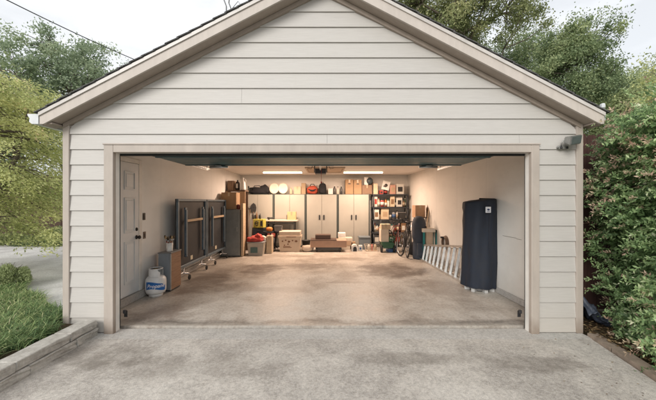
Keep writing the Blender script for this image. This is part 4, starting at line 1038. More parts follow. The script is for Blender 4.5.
# ---- black shelving unit with its contents
RK = M('black shelving plastic', (.028, .034, .042), .55)
t = thing('shelving_unit', 'black shelving unit crowded with boxes, cans and jars at the back wall', 'shelf', (2.24, 10.20, 0))
SZ = [.06, .46, .90, 1.33, 1.76]
for zz in SZ: m = MB(); m.box(-.62, .62, 0, .42, zz, zz+.045, .006); m.build('shelf', RK, t)
for sx in (-1, 1):
    for yy in (.03, .39):
        m = MB(); px = sx*.58; last = 0
        for zz in SZ+[None]:
            if zz is None: break
            m.tube([(px, yy, last), (px, yy, zz-.0005)], .022, 8); last = zz+.0455
        m.build('post', RK, t)
cols = {'white': (.66, .64, .58), 'cream': (.58, .47, .33), 'red': (.40, .05, .04), 'black': (.03, .03, .03), 'blue': (.05, .11, .25), 'brown': (.22, .13, .07), 'orange': (.5, .18, .04), 'green': (.06, .14, .07), 'pink': (.52, .30, .23), 'grey': (.2, .2, .2), 'yellow': (.55, .42, .08), 'teal': (.05, .2, .2), 'tan': (.42, .31, .2)}
CM = {k: M('packaging '+k, v, .55, var=.15, scale=9, grime=.1) for k, v in cols.items()}
tier = {0: 'bottom shelf', 1: 'second shelf up', 2: 'middle shelf', 3: 'fourth shelf up', 4: 'top shelf'}
def goods(kind, colr, x, z, w_, h, shelf, second='white', extra='', y=10.24, dep=.22, rot=0):
    nm = {'box': 'storage_box', 'can': 'paint_can', 'bottle': 'bottle', 'jar': 'jar', 'bin': 'plastic_bin'}[kind]
    lab = f"{colr} {nm.replace('_', ' ')} {extra} on the {shelf} of the black shelving".replace('  ', ' ')
    t = thing(nm, lab, nm.replace('_', ' '), (x, y, z), rot)
    m = MB(); A, B = CM[colr], CM[second]
    if kind == 'box':
        m.box(-w_/2, w_/2, 0, dep, 0, h, .004); m.build('body', A, t); m = MB(); m.box(-w_*.32, w_*.32, -.003, -.0005, h*.25, h*.72); m.build('label', B, t)
    elif kind == 'bin':
        m.prism([(-w_*.42, 0), (w_*.42, 0), (w_/2, h), (-w_/2, h)], 0, dep); m.build('body', A, t); m = MB(); m.box(-w_*.53, w_*.53, -.015, dep+.015, h+.0005, h+.025, .005); m.build('lid', B, t)
    elif kind == 'can':
        m.lathe([(0, 0), (w_/2, 0), (w_/2, h)], c=(0, .1, 0), n=20); m.build('body', A, t); m = MB(); m.lathe([(w_*.52, h), (w_*.52, h+.01), (w_*.4, h+.006), (0, h+.006)], c=(0, .1, 0), n=20); m.build('lid', STEEL, t)
        m = MB(); m.lathe([(w_*.505, h*.25), (w_*.505, h*.75)], c=(0, .1, 0), n=20); m.build('label', B, t)
    elif kind == 'jar':
        m.lathe([(0, 0), (w_*.48, 0), (w_/2, .01), (w_/2, h*.75), (w_*.38, h*.85)], c=(0, .1, 0), n=18); m.build('body', A, t); m = MB(); m.lathe([(w_*.42, h*.851), (w_*.42, h), (0, h)], c=(0, .1, 0), n=18); m.build('lid', B, t)
    else:
        m.lathe([(0, 0), (w_/2, 0), (w_/2, h*.62), (w_*.2, h*.82), (w_*.18, h*.88)], c=(0, .1, 0), n=16); m.build('body', A, t); m = MB(); m.lathe([(w_*.24, h*.881), (w_*.24, h), (0, h)], c=(0, .1, 0), n=12); m.build('cap', B, t)
        m = MB(); m.lathe([(w_*.51, h*.15), (w_*.51, h*.5)], c=(0, .1, 0), n=16); m.build('label', CM['tan' if colr == 'white' else 'white'], t)
    return t
rackgoods = {3: [('box', 'white', -.50, .11, .30, 'red', 'at the left end'), ('bottle', 'cream', -.39, .08, .24, 'red', 'second from left'), ('can', 'red', -.27, .12, .17, 'white', 'left of centre'), ('bottle', 'orange', -.16, .08, .22, 'black', ''), ('jar', 'white', -.06, .10, .19, 'green', 'near the centre'), ('box', 'cream', .07, .14, .28, 'brown', 'near the centre'), ('bottle', 'black', .18, .07, .23, 'white', ''), ('box', 'white', .31, .18, .24, 'black', 'right of centre'), ('can', 'brown', .44, .11, .15, 'cream', ''), ('bottle', 'green', .53, .07, .23, 'white', 'at the right end')],
  2: [('box', 'white', -.48, .16, .26, 'brown', 'at the left end'), ('jar', 'tan', -.36, .07, .15, 'black', ''), ('box', 'cream', -.19, .24, .36, 'tan', 'tall and upright'), ('can', 'black', .0, .12, .16, 'white', 'near the centre'), ('can', 'grey', .14, .12, .18, 'blue', 'near the centre'), ('bottle', 'white', .25, .07, .24, 'black', 'slim'), ('bin', 'black', .41, .22, .17, 'grey', ''), ('bottle', 'blue', .55, .06, .20, 'white', 'at the right end')],
  1: [('bottle', 'cream', -.53, .08, .23, 'red', 'at the left end'), ('bottle', 'white', -.44, .08, .21, 'blue', ''), ('jar', 'pink', -.34, .09, .16, 'white', ''), ('box', 'white', -.18, .20, .21, 'red', 'printed'), ('bin', 'white', .03, .20, .18, 'teal', 'squat'), ('can', 'tan', .18, .10, .15, 'red', ''), ('can', 'black', .30, .12, .19, 'cream', ''), ('box', 'brown', .44, .15, .24, 'white', ''), ('jar', 'white', .55, .07, .17, 'black', 'at the right end')],
  0: [('box', 'grey', -.47, .18, .24, 'white', 'at the left end'), ('jar', 'orange', -.31, .11, .20, 'white', ''), ('bin', 'cream', -.12, .22, .22, 'brown', ''), ('can', 'white', .06, .14, .19, 'blue', ''), ('box', 'black', .25, .20, .26, 'red', ''), ('bottle', 'yellow', .40, .10, .28, 'black', ''), ('can', 'blue', .52, .11, .16, 'white', 'at the right end')]}
for k, L in rackgoods.items():
    for (kind, c, x, w_, h, c2, ex) in L: goods(kind, c, 2.24+x, SZ[k]+.0465, w_*1.08, min(.37, h*1.3), tier[k], c2, ex, y=10.22+random.uniform(0, .06), rot=random.uniform(-.15, .15))
ZR = SZ[4]+.0465
carton('small_box', 'tan upright box at the left end atop the black shelving', (at(375.5, 10.3), 10.25, ZR), .14, .25, .36, BEI, tape=False)
t = thing('framed_picture', 'tilted white framed dark picture on top of the black shelving unit', 'picture', (at(385.2, 10.3), 10.27, ZR+.20)); t.rotation_euler = (R(-8), R(14), 0)
m = MB(); m.box(-.13, .13, 0, .02, -.05, .26, .004); m.build('frame', WHITE, t); m = MB(); m.lathe([(0, 0), (.055, 0), (.055, .003), (0, .003)], n=20, M=Matrix.Translation((0, -.001, .11)) @ Matrix.Rotation(R(90), 4, 'X')); m.box(-.08, .02, -.003, -.0005, .04, .09); m.build('print', M('dark print', (.06, .05, .045), .6), t)
goods('box', 'red', at(381, 10.3), ZR, .11, .13, 'top shelf', 'black', 'small and left', y=10.23); goods('can', 'black', at(386, 10.3), ZR, .13, .15, 'top shelf', 'red', 'under the tilted picture', y=10.3)
goods('box', 'pink', at(392.6, 10.3), ZR, .18, .32, 'top shelf', 'tan', 'upright'); goods('box', 'white', at(399.8, 10.3), ZR, .25, .35, 'top shelf', 'black', 'at the right end')

# ---- floor in front of the cabinets, left part
t = thing('clear_tub', 'translucent storage tub on the floor left of the printed tote, red cloths heaped on it', 'tub', (-2.00, 8.62, 0))
TUB = M('milky plastic tub', (.46, .42, .36), .35, var=.1)
m = MB(); m.prism([(-.2, 0), (.2, 0), (.235, .36), (-.235, .36)], 0, .42); m.build('body', TUB, t); m = MB(); m.box(-.25, .25, -.015, .435, .3605, .385, .006); m.build('rim', M('grey rim', (.25, .27, .27), .5), t)
m = MB(); m.box(-.14, .06, -.012, -.001, .08, .24); m.box(-.05, .04, -.016, -.0125, .12, .18); m.build('label', M('teal label', (.1, .18, .17), .6), t)
m = MB(); lump(m, .22, .2, .10, (0, 0, .06), 12, amp=.2); lump(m, .1, .1, .09, (.08, -.05, .14), 4, amp=.2)
one('cloth_heap', m, M('red cloth', (.42, .06, .05), .85, var=.45, scale=5, bump=.4), 'heap of red cloths on the translucent storage tub', 'cloth', (-2.03, 8.82, .386))
m = MB(); lump(m, .15, .12, .08, (0, 0, .06), 22, amp=.2)
one('paper_bag', m, M('white paper', (.66, .60, .52), .85), 'crumpled white bag on the translucent tub behind the red cloths', 'bag', (-1.90, 9.0, .386))
carton('cream_box', 'tall cream box standing on the floor between the translucent tub and the black stool', (-1.67, 8.95, 0), .16, .3, .52, BEI)
t = thing('storage_bin', 'black storage drawer stack under the yellow box', 'drawers', (-2.10, 9.55, 0))
m = MB(); m.box(-.22, .22, 0.012, .36, 0, .72, .01, seg=2); m.build('body', BLACK, t)
for k in range(3): m = MB(); m.box(-.2, .2, -.01, .011, .03+k*.23, .24+k*.23, .006); m.box(-.05, .05, -.025, -.0105, .15+k*.23, .17+k*.23, .003); m.build('drawer', RK, t)
t = thing('yellow_box', 'yellow box with black markings on the black drawer stack', 'box', (-2.12, 9.53, .722), R(-8))
m = MB(); m.box(-.17, .17, 0, .25, 0, .27, .006); m.build('carton', M('yellow card', (.52, .46, .09), .6), t)
m = MB()
n = 18; pts = [(.06*math.cos(R(20)+R(300)*i/n)-.05, -.004, .14+.06*math.sin(R(20)+R(300)*i/n)) for i in range(n+1)]; m.tube(pts, .012, 6); m.box(-.10, .0, -.012, -.001, .13, .152); m.box(.07, .14, -.006, -.0005, .06, .22); m.build('marking', BLACK, t)
for px, h, c in ((253, .2, 'black'), (256.5, .24, 'brown'), (260, .18, 'black')):
    m = MB(); m.lathe([(0, 0), (.028, 0), (.028, h*.6), (.011, h*.8), (.011, h), (0, h)], n=12)
    one('bottle', m, CM[c], f'slim {c} bottle on the yellow box, '+{253: 'leftmost of three', 256.5: 'middle one of three', 260: 'rightmost of three'}[px], 'bottle', (at(px, 9.62), 9.64, .993), 0, 'slim bottles on the yellow box')
t = thing('work_table', 'white topped work table in front of the tall cabinets, a cream box on it', 'table', (-1.46, 9.80, 0))
m = MB(); m.box(-.56, .56, 0, .4, .905, .95, .006); m.build('tabletop', M('cream laminate', (.62, .55, .46), .4), t)
for sx in (-1, 1):
    for yy in (.03, .35): m = MB(); m.box(sx*.45-.02, sx*.45+.02, yy-.02, yy+.02, 0, .9045, .003); m.build('leg', M('dark steel legs', (.05, .05, .05), .4, .5), t)
m = MB(); m.box(-.425, .425, .02, .04, .82, .86); m.build('apron', M('dark steel legs', (.05, .05, .05), .4, .5), t)
carton('cream_box', 'cream box on the right end of the white work table', (-1.10, 9.86, .951), .28, .24, .26, M('warm yellow card', (.60, .45, .24), .8))
for (lab, nm, x, c, h) in (('black power drill lying on the left end of the work table', 'power_drill', -1.80, 'black', .1),):
    m = MB(); m.tube([(-.1, 0, .06), (.06, 0, .06)], .03, 10); m.tube([(.06, 0, .06), (.14, 0, .06)], .012, 8); m.box(-.08, -.03, -.02, .02, 0, .05, .006); one(nm, m, CM[c], lab, 'drill', (x, 9.9, .951))
def stool(loc, label):
    t = thing('stool', label, 'stool', loc, 0, 'black folding stools under the work table')
    m = MB(); m.lathe([(0, .58), (.15, .58), (.165, .60), (.16, .63), (0, .635)], n=24); m.build('seat', BLACKC, t)
    for k in range(4):
        a = PI/4+k*PI/2; m = MB(); m.tube([(.09*math.cos(a), .09*math.sin(a), .5795), (.17*math.cos(a), .17*math.sin(a), .0)], .012, 8); m.build('leg', M('black steel', (.025, .025, .028), .4, .5), t)
    m = MB(); pts = [(.14*math.cos(a*PI/12), .14*math.sin(a*PI/12), .22) for a in range(25)]; m.tube(pts, .008, 6); m.build('foot_ring', M('black steel', (.02, .02, .02)), t)
    return t
s0 = stool((-1.76, 9.32, 0), 'black round stool left of the printed tote, nearer the tub')
copy_tree(s0, (-1.47, 9.45, 0), label='black round stool partly behind the left side of the printed tote')
m = MB(); lump(m, .10, .1, .07, (0, 0, .06), 31, amp=.1); one('red_pouch', m, CM['orange'], 'small orange pouch on the black stool nearer the tub', 'pouch', (-1.72, 9.3, .636))
t = thing('clear_bin', 'small grey bin on the black stool behind the printed tote', 'bin', (-1.46, 9.4, .636))
m = MB(); m.prism([(-.1, 0), (.1, 0), (.12, .15), (-.12, .15)], -.1, .1); m.build('body', CM['grey'], t); m = MB(); m.box(-.13, .13, -.11, .11, .1505, .165, .004); m.build('lid', CM['black'], t)
t = thing('lidded_tote', 'large white lidded tote with brown printed pictures, on the floor in front of the cabinets', 'tote', (at(290, 9.35), 9.25, 0))
TOT = M('cream tote plastic', (.62, .51, .40), .5, var=.06)
m = MB(); m.prism([(-.30, 0), (.30, 0), (.335, .43), (-.335, .43)], 0, .42); m.build('body', TOT, t)
m = MB(); m.box(-.36, .36, -.03, .45, .4305, .50, .01, seg=2); m.box(-.33, .33, -.01, .43, .5005, .64, .03, seg=3); m.build('lid', TOT, t)
m = MB(); PR = M('brown print', (.22, .11, .06), .7)
rs = random.Random(4)
for (x, z_) in ((-.22, .33), (-.12, .36), (-.02, .32), (.09, .35), (.2, .33), (-.16, .21), (-.05, .24)):
    k = rs.uniform(.02, .035); n = 9; yb = -.0015
    poly = [(x+k*(1+.4*rs.random())*math.cos(2*PI*i/n), z_+k*.8*(1+.4*rs.random())*math.sin(2*PI*i/n)) for i in range(n)]
    m.prism(poly, -.004, -.0006)
m.box(-.2, .06, -.004, -.0006, .13, .15); m.box(-.2, .02, -.004, -.0006, .165, .18); m.box(-.1, .2, -.034, -.0306, .455, .475); m.build('print', PR, t)

# ---- low rolling bench and things round it
t = thing('rolling_bench', 'low pink beige upholstered bench on dark wheels in front of the middle cabinets', 'bench', (at(328.5, 9.3), 9.2, 0))
PKB = M('pinkish beige upholstery', (.43, .28, .205), .7, var=.12, scale=5)
m = MB(); m.box(-.56, .56, 0, .48, .145, .365, .025, seg=3); m.build('body', PKB, t)
m = MB(); m.box(-.56, .25, -.004, .47, .3655, .385, .006); m.build('top_board', M('dark brown board', (.09, .055, .04), .5), t)
m = MB(); m.box(-.40, .40, .03, .45, .06, .1445); m.build('chassis', M('dark chassis', (.06, .055, .05), .5), t)
for sx in (-.36, .36):
    for yy in (.03, .43):
        m = MB(); m.lathe([(0, -.02), (.055, -.02), (.06, -.01), (.06, .01), (.055, .02), (0, .02)], n=18, M=Matrix.Translation((sx, yy, .0605)) @ Matrix.Rotation(R(90), 4, 'Y')); m.build('wheel', RUBBER, t)
t = thing('tool_tray', 'dark brown slatted tray on the left part of the low rolling bench', 'tray', (at(323, 9.3), 9.3, .386))
m = MB(); m.box(-.24, .24, 0, .28, 0, .14, .01); m.build('box', M('dark tray', (.10, .065, .05), .6), t)
m = MB()
for k in range(4): m.box(-.235, .235, -.004, -.0005, .015+k*.033, .03+k*.033)
m.build('slat', M('brown tray slat', (.18, .11, .08), .6), t)
m = MB(); lump(m, .19, .15, .10, (0, 0, .09), 41, amp=.08); one('white_sack', m, M('white sack cloth', (.66, .56, .46), .85, bump=.3), 'small white sack on the floor at the left end of the low rolling bench', 'sack', (at(307.5, 9.35), 9.4, 0))
m = MB(); m.box(-.22, .24, 0, .3, 0, .38, .012); m.box(-.12, .2, -.004, -.0005, .12, .28, mat=1)
one('white_box', m, [M('white carton', (.64, .56, .46), .75), M('tan panel', (.5, .36, .25), .7)], 'white carton on the floor behind the right end of the low rolling bench', 'box', (at(345, 9.85), 9.75, 0))
t = thing('white_case', 'small white case on the white carton behind the low rolling bench', 'case', (at(341.8, 9.85), 9.80, .381))
m = MB(); m.box(-.125, .125, 0, .2, 0, .16, .025, seg=3); m.build('body', WHITE, t); m = MB(); m.tube([(-.05, -.005, .1), (-.05, -.03, .12), (.05, -.03, .12), (.05, -.005, .1)], .007, 6); m.build('handle', WHITE, t)
m = MB(); m.box(-.14, .05, 0, .2, 0, .24, .012); 
one('brown_carton', m, CARD, 'small brown carton on the floor between the white carton and the grey bin', 'box', (at(354, 9.8), 9.75, 0))
t = thing('pet_kennel', 'small white round topped box with a dark opening on the floor', 'box', (at(354.8, 9.4), 9.35, 0))
arch = [(-.10, 0), (.10, 0), (.10, .12)]+[(.10*math.cos(a*PI/8), .12+.09*math.sin(a*PI/8)) for a in range(1, 8)]+[(-.10, .12)]
m = MB(); m.prism(arch, 0, .22); m.build('body', WHITE, t); m = MB(); m.prism([(x*.55, z_*.72) for x, z_ in arch], -.004, -.0005); m.build('opening', BLACK, t)
m = MB(); m.box(-.06, .06, 0, .06, 0, .19, .01); m.box(-.03, .03, -.003, -.0005, .05, .12, mat=1)
one('small_white_tub', m, [WHITE, CM['blue']], 'tiny white tub with a blue label right of the round topped white box', 'tub', (at(360.5, 9.4), 9.4, 0))
t = thing('grey_bin', 'slate grey lidded bin in front of the right tall cabinet', 'bin', (at(364.5, 9.8), 9.7, 0))
m = MB(); m.prism([(-.15, 0), (.15, 0), (.18, .36), (-.18, .36)], 0, .32); m.build('body', M('slate grey plastic', (.15, .18, .20), .45), t); m = MB(); m.box(-.195, .195, -.015, .335, .3605, .42, .03, seg=2); m.build('lid', M('slate grey plastic', (.1, .1, .1)), t)
t = thing('wire_basket', 'low pale basket of odds and ends on the floor before the black shelving unit', 'basket', (at(372.5, 9.4), 9.35, 0))
m = MB()
for k in range(5):
    z_ = .01+k*.045; w_ = .19+.012*k; m.tube([(-w_, 0, z_), (w_, 0, z_), (w_, .3, z_), (-w_, .3, z_), (-w_, 0, z_)], .006, 5)
for k in range(11): x = -.19+.038*k; m.tube([(x, 0, .01), (x*1.2, -.0, .19)], .005, 4)
m.box(-.185, .185, .005, .295, .004, .012); m.build('wires', M('cream coated wire', (.55, .46, .36), .5), t)
for (x, c, l) in ((-.1, 'white', 'small white jar in the wire basket, left'), (.0, 'red', 'small red jar in the wire basket, middle'), (.1, 'cream', 'small cream jar in the wire basket, right')):
    m = MB(); m.lathe([(0, 0), (.04, 0), (.04, .14), (.03, .15), (.03, .18), (0, .18)], n=14); one('jar', m, CM[c], l, 'jar', (at(372.5, 9.4)+x, 9.5, .013))

# ---- garden cart with white boxes, right rear
t = thing('garden_cart', 'small green garden cart with black wheels stacked with white boxes before the shelving unit', 'cart', (at(387.5, 9.2), 9.1, 0))
GR = M('dark green cart paint', (.03, .10, .055), .45)
m = MB(); m.prism([(-.14, .14), (.14, .14), (.2, .32), (-.2, .32)], 0, .4); m.build('tub', GR, t)
for sx in (-.19, .19):
    m = MB(); m.lathe([(.07, -.025), (.095, -.028), (.11, -.012), (.11, .012), (.095, .028), (.07, .025)], n=22, M=Matrix.Translation((sx, .08, .1105)) @ Matrix.Rotation(R(90), 4, 'Y')); wo = m.build('wheel', RUBBER, t)
    m = MB(); m.lathe([(0, -.02), (.069, -.018), (.069, .018), (0, .02)], n=18, M=Matrix.Translation((sx, .08, .1105)) @ Matrix.Rotation(R(90), 4, 'Y')); m.build('rim', STEEL, wo)
m = MB(); m.tube([(-.16, .08, .11), (.16, .08, .11)], .01, 6); m.build('axle', STEEL, t)
m = MB(); m.tube([(-.12, .4, .3), (-.13, .5, .95), (.13, .5, .95), (.12, .4, .3)], .012, 8); m.build('handle', BLACK, t)
carton('white_carton', 'large white carton riding in the green garden cart', (at(384.5, 9.2), 9.14, .322), .24, .3, .38, M('white carton', (.6, .5, .4)), tape=False)
carton('white_carton', 'small wide cream carton topmost on the stack in the green garden cart', (at(385.5, 9.2), 9.12, .708), .28, .26, .15, BEI)
m = MB(); lump(m, .11, .1, .09, (0, 0, .08), 52, amp=.1); one('green_bag', m, GR, 'rumpled green bag beside the cartons in the green garden cart', 'bag', (at(391.5, 9.2), 9.2, .322))

# ---- bicycles seen end on
def bicycle(loc, rz, label, fr, lean=0):
    t = thing('bicycle', label, 'bicycle', loc, rz, 'bicycles parked at the right rear'); t.rotation_euler = (0, lean, rz)
    r = .33
    for nm, yc in (('front_wheel', 0), ('rear_wheel', 1.02)):
        Mx = Matrix.Translation((0, yc, r)) @ Matrix.Rotation(R(90), 4, 'Y')
        m = MB(); n = 28
        m.tube([(0, yc+(r-.02)*math.cos(2*PI*i/n), r+(r-.02)*math.sin(2*PI*i/n)) for i in range(n+1)], .021, 8, cap=False); wh = m.build(nm, RUBBER, t)
        m = MB(); m.tube([(0, yc+(r-.045)*math.cos(2*PI*i/n), r+(r-.045)*math.sin(2*PI*i/n)) for i in range(n+1)], .009, 6, cap=False)
        for k in range(14):
            a = 2*PI*k/14; m.tube([(.025*(1 if k % 2 else -1), yc, r), (0, yc+(r-.05)*math.cos(a), r+(r-.05)*math.sin(a))], .0018, 3)
        m.tube([(-.04, yc, r), (.04, yc, r)], .018, 8); m.build('rim', STEEL, wh)
    hd = (0, .22, .86); bb = (0, .58, .28); st = (0, .72, .80); ra = (0, 1.02, r)
    m = MB(); m.tube([(0, .19, .74), (0, .24, .92)], .02, 8); m.tube([hd, st], .015, 8); m.tube([(0, .2, .76), bb], .018, 8); m.tube([bb, (0, .74, .86)], .015, 8)
    for s in (-.05, .05): m.tube([(s*.3, .72, .78), (s, 1.02, r)], .009, 6); m.tube([(s*.3, .6, .28), (s, 1.02, r)], .009, 6)
    m.build('frame', fr, t)
    m = MB()
    for s in (-.055, .055): m.tube([(s, 0, r), (s, .06, .5), (s*.6, .17, .72)], .011, 8)
    m.tube([(-.05, .17, .725), (.05, .17, .725)], .016, 8); m.build('fork', fr, t)
    m = MB(); m.tube([(0, .24, .9), (0, .22, 1.0)], .012, 8); m.tube([(-.28, .32, 1.03), (-.16, .24, 1.0), (0, .2, .995), (.16, .24, 1.0), (.28, .32, 1.03)], .012, 8); hb = m.build('handlebar', BLACK, t)
    for s in (-1, 1): m = MB(); m.tube([(s*.2, .265, 1.01), (s*.285, .325, 1.033)], .018, 8); m.build('grip', RUBBER, hb)
    m = MB(); m.box(-.07, .07, .72, .86, .915, .95, .015, seg=2); m.box(-.03, .03, .60, .73, .918, .945, .012, seg=2); m.tube([(0, .75, .84), (0, .76, .92)], .012, 8); m.build('saddle', BLACK, t)
    m = MB(); m.lathe([(0, -.004), (.08, -.004), (.08, .004), (0, .004)], n=20, M=Matrix.Translation((.03, .58, .28)) @ Matrix.Rotation(R(90), 4, 'Y')); m.tube([(.045, .58, .28), (.05, .60, .12)], .009, 6); m.tube([(-.045, .58, .28), (-.05, .56, .44)], .009, 6)
    for s, yy, zz in ((.09, .60, .12), (-.09, .56, .44)): m.box(s-.035, s+.035, yy-.03, yy+.03, zz-.01, zz+.01, .004)
    m.build('crank', STEEL, t)
    return t
bicycle((at(399.5, 8.6), 8.55, 0), R(6), 'red framed bicycle seen end on beside the garden cart', M('dark red bike paint', (.12, .035, .03), .3), R(4))
bicycle((at(406, 8.4), 8.30, 0), R(-8), 'black framed bicycle seen end on next to the dark grey golf bag', M('black bike paint', (.03, .028, .03), .3), R(7))

# ---- covered bag, box, saw stand near the right wall
t = thing('golf_bag', 'tall dark slate golf bag with a domed cover between the bicycles and the ladder', 'bag', (at(419.5, 8.1), 8.15, 0))
SB = M('dark slate canvas', (.045, .055, .075), .8, var=.2, scale=10, bump=.3)
m = MB(); m.lathe([(0, 0), (.15, 0), (.165, .03), (.16, .30), (.155, .5), (.18, .58), (.185, .8), (.185, .95), (.15, 1.08), (.08, 1.15), (0, 1.16)], n=28, sy=.85); m.build('cover', SB, t)
m = MB(); m.box(-.10, .10, -.20, -.12, .1, .44, .03, seg=2); m.build('pocket', SB, t)
m = MB(); m.tube([(.12, -.12, .35), (.2, -.16, .6), (.14, -.13, .9)], .014, 6); m.build('strap', BLACKC, t)
t = thing('side_table', 'narrow dark shelf stand against the right wall behind the golf bag', 'stand', (at(424, 8.6), 8.55, 0))
m = MB(); m.box(-.22, .22, 0, .32, 1.08, 1.10, .003); m.build('top', M('dark brown board', (.1, .1, .1)), t)
for sx in (-.2, .2):
    for yy in (.02, .30): m = MB(); m.box(sx-.015, sx+.015, yy-.015, yy+.015, 0, 1.0795); m.build('leg', BLACK, t)
carton('cardboard_box', 'tan cardboard box tilted on the dark stand beside the right wall', (at(420, 8.6), 8.57, 1.101), .30, .22, .34, M('tan pink card', (.46, .29, .18), .8), rotz=R(8))
m = MB(); m.tube([(0, 0, 0), (.01, 0, .2), (.03, .0, .42)], [.03, .045, .025], 8); m.tube([(.05, 0, 0), (.08, 0, .2), (.10, 0, .33)], [.03, .04, .02], 8); one('umbrella', m, M('brown cloth', (.13, .08, .05), .85), 'furled brown umbrellas standing on the dark stand right of the tan box', 'umbrella', (at(428, 8.6), 8.62, 1.101))
t = thing('bench_saw_stand', 'white topped tool stand with teal legs against the right wall behind the ladder', 'tool stand', (at(430.5, 7.95), 7.9, 0))
TEAL = M('teal paint', (.015, .19, .19), .45, var=.15)
m = MB(); m.box(-.22, .12, 0, .3, .74, .84, .012, seg=2); m.build('top', M('cream tool top', (.64, .58, .5), .5), t)
m = MB(); m.box(-.12, .06, .03, .26, .30, .7395, .006); m.build('body', M('tan tool body', (.50, .40, .30), .6), t)
for (x, yy) in ((-.18, .03), (-.18, .27), (.15, .03), (.15, .27)): m = MB(); m.box(x-.025, x+.025, yy-.02, yy+.02, 0, .7395 if x < .1 else .80, .003); m.build('leg', TEAL, t)
m = MB(); m.box(.122, .33, .01, .05, .70, .80, .003); m.box(.122, .33, .25, .29, .70, .80, .003); m.build('arm', TEAL, t)
m = MB()
for k in range(4):
    n = 26; rr = .13+.008*k; m.tube([(.02+.018*k, rr*math.cos(2*PI*i/n), rr*math.sin(2*PI*i/n)) for i in range(n+1)], .012, 6, cap=False)
m.box(-.055, .1, -.02, .02, .10, .14, mat=1)
one('hose_coil', m, [M('brown hose', (.14, .09, .06), .5), BLACK], 'coil of brown hose hanging on the right wall above the far end of the ladder', 'hose', (2.87, 7.3, .56))
t = thing('broom', 'brown handled broom leaning on the right wall beside the tool stand', 'broom', (2.72, 8.3, 0))
m = MB(); m.tube([(0, 0, .1), (.17, .05, 1.35)], .012, 8); m.build('handle', WOODL, t); m = MB(); m.box(-.12, .08, -.03, .03, .0, .11, .01); m.build('brush_head', CM['brown'], t)

# ---- aluminium step ladder lying on its side against the right wall
t = thing('step_ladder', 'aluminium step ladder lying on its side along the foot of the right wall', 'ladder', (2.62, 5.45, 0))
H0, H1, LL_ = .72, .38, 2.62     # height of the near (foot) end and the far (top) end
lx = lambda z_: .0+z_*.17         # leaning on the wall
dx = lambda y: -.0-.06*y/LL_
def rail_mb(ztop0, ztop1):
    m = MB()
    for (w0, w1, t0, t1) in ((-.016, .016, 0, .006), (-.016, -.011, -.022, .0), (.011, .016, -.022, 0)):
        vs = []
        for y, zz in ((0, ztop0), (LL_, ztop1)):
            X_ = lx(zz)+dx(y)
            vs += [(X_-.038, y, zz-.016), (X_+.03, y, zz-.016), (X_+.03, y, zz+.024), (X_-.038, y, zz+.024)]
        m.add(vs, [(0, 1, 2, 3), (7, 6, 5, 4), (0, 4, 5, 1), (1, 5, 6, 2), (2, 6, 7, 3), (3, 7, 4, 0)]); break
    return m
rail_mb(.018, .018).build('side_rail', ALU, t); rail_mb(H0, H1).build('side_rail', ALU, t)
for k in range(11):
    y = .12+k*.232; zt_ = H0+(H1-H0)*y/LL_
    m = MB(); X0, X1 = lx(.03)+dx(y), lx(zt_)+dx(y)
    vs = []
    for (X_, zz) in ((X0, .0285), (X1, zt_-.0125)): vs += [(X_-.022, y-.004, zz), (X_+.022, y-.018, zz), (X_+.022, y-.012, zz), (X_-.022, y+.012, zz)]
    m.add(vs, [(0, 1, 2, 3), (7, 6, 5, 4), (0, 4, 5, 1), (1, 5, 6, 2), (2, 6, 7, 3), (3, 7, 4, 0)]); m.build('step', ALU, t)
    if 1:
        m = MB(); m.tube([(X0+.05, y+.02, .05), (X1+.07, y+.05, zt_-.04)], .008, 6); m.build('rear_brace', ALU, t)
m = MB(); m.tube([(.10, .02, .03), (.10, LL_-.3, .03)], .014, 6); m.tube([(lx(H0)+.06, .02, H0-.06), (lx(H1)+.03, LL_-.3, H1+.0)], .014, 6); m.build('rear_rail', ALU, t)
m = MB(); m.box(-.08, .16, LL_-.02, LL_+.06, .0, H1+.03, .02, seg=2); m.build('top_cap', M('black ladder cap', (.03, .03, .03), .5), t)
for zz in (.016, H0): m = MB(); m.box(lx(zz)-.04, lx(zz)+.04, -.03, .002, max(.0, zz-.02), zz+.02, .006); m.build('foot', RUBBER, t)

# ---- tall covered patio heater
t = thing('covered_heater', 'tall navy blue fabric cover standing upright on small white feet by the right wall', 'covered heater', (at(480, 5.25), 5.28, 0))
NAVY = M('navy cover cloth', (.009, .014, .025), .75, var=.25, scale=7, bump=.5)
n = 72; rows = []; zs_ = [.075, .09, .16, .3, .5, .75, 1.0, 1.2, 1.36, 1.46, 1.54, 1.565, 1.575, 1.58]
vs = []; fs = []
for j, z_ in enumerate(zs_):
    u = z_/1.6
    base = .285-.012*u if z_ < 1.5 else {1.54: .274, 1.565: .268, 1.575: .24, 1.58: .0}.get(z_, .27)
    if z_ == .075: base -= .004
    for k in range(n):
        a = 2*PI*k/n
        f = .014*math.sin(3*a+z_*2.2)+.012*math.sin(7*a-z_*3.1+1)+.007*math.sin(5*a+z_*13)*math.sin(z_*6)+.005*math.sin(13*a+z_*5)*(1-u)+.004*math.sin(z_*19+a*2)
        rr = max(0, base+(f if base > .05 else 0))
        vs.append((rr*math.cos(a), rr*math.sin(a)*.92, z_+(.006*math.sin(9*a) if j == 0 else 0)+(.03*math.cos(a) if z_ > 1.45 else 0)))
for j in range(len(zs_)-1):
    for k in range(n): fs.append((j*n+k, j*n+(k+1) % n, (j+1)*n+(k+1) % n, (j+1)*n+k))
m = MB(); m.add(vs, fs, 0, True); m.build('cover', NAVY, t)
m = MB(); pts = [( (.279)*math.cos(a*PI/24), .279*.92*math.sin(a*PI/24), .30+.0) for a in range(49)]
m.tube([(.285*math.sin(R(8)), -.28*.94*math.cos(R(8)), .1), (.283*math.sin(R(7)), -.272*.94, .8), (.276*math.sin(R(8)), -.268*.94, 1.5)], .0045, 5); m.build('seam', M('dark seam', (.01, .012, .02), .7), t)
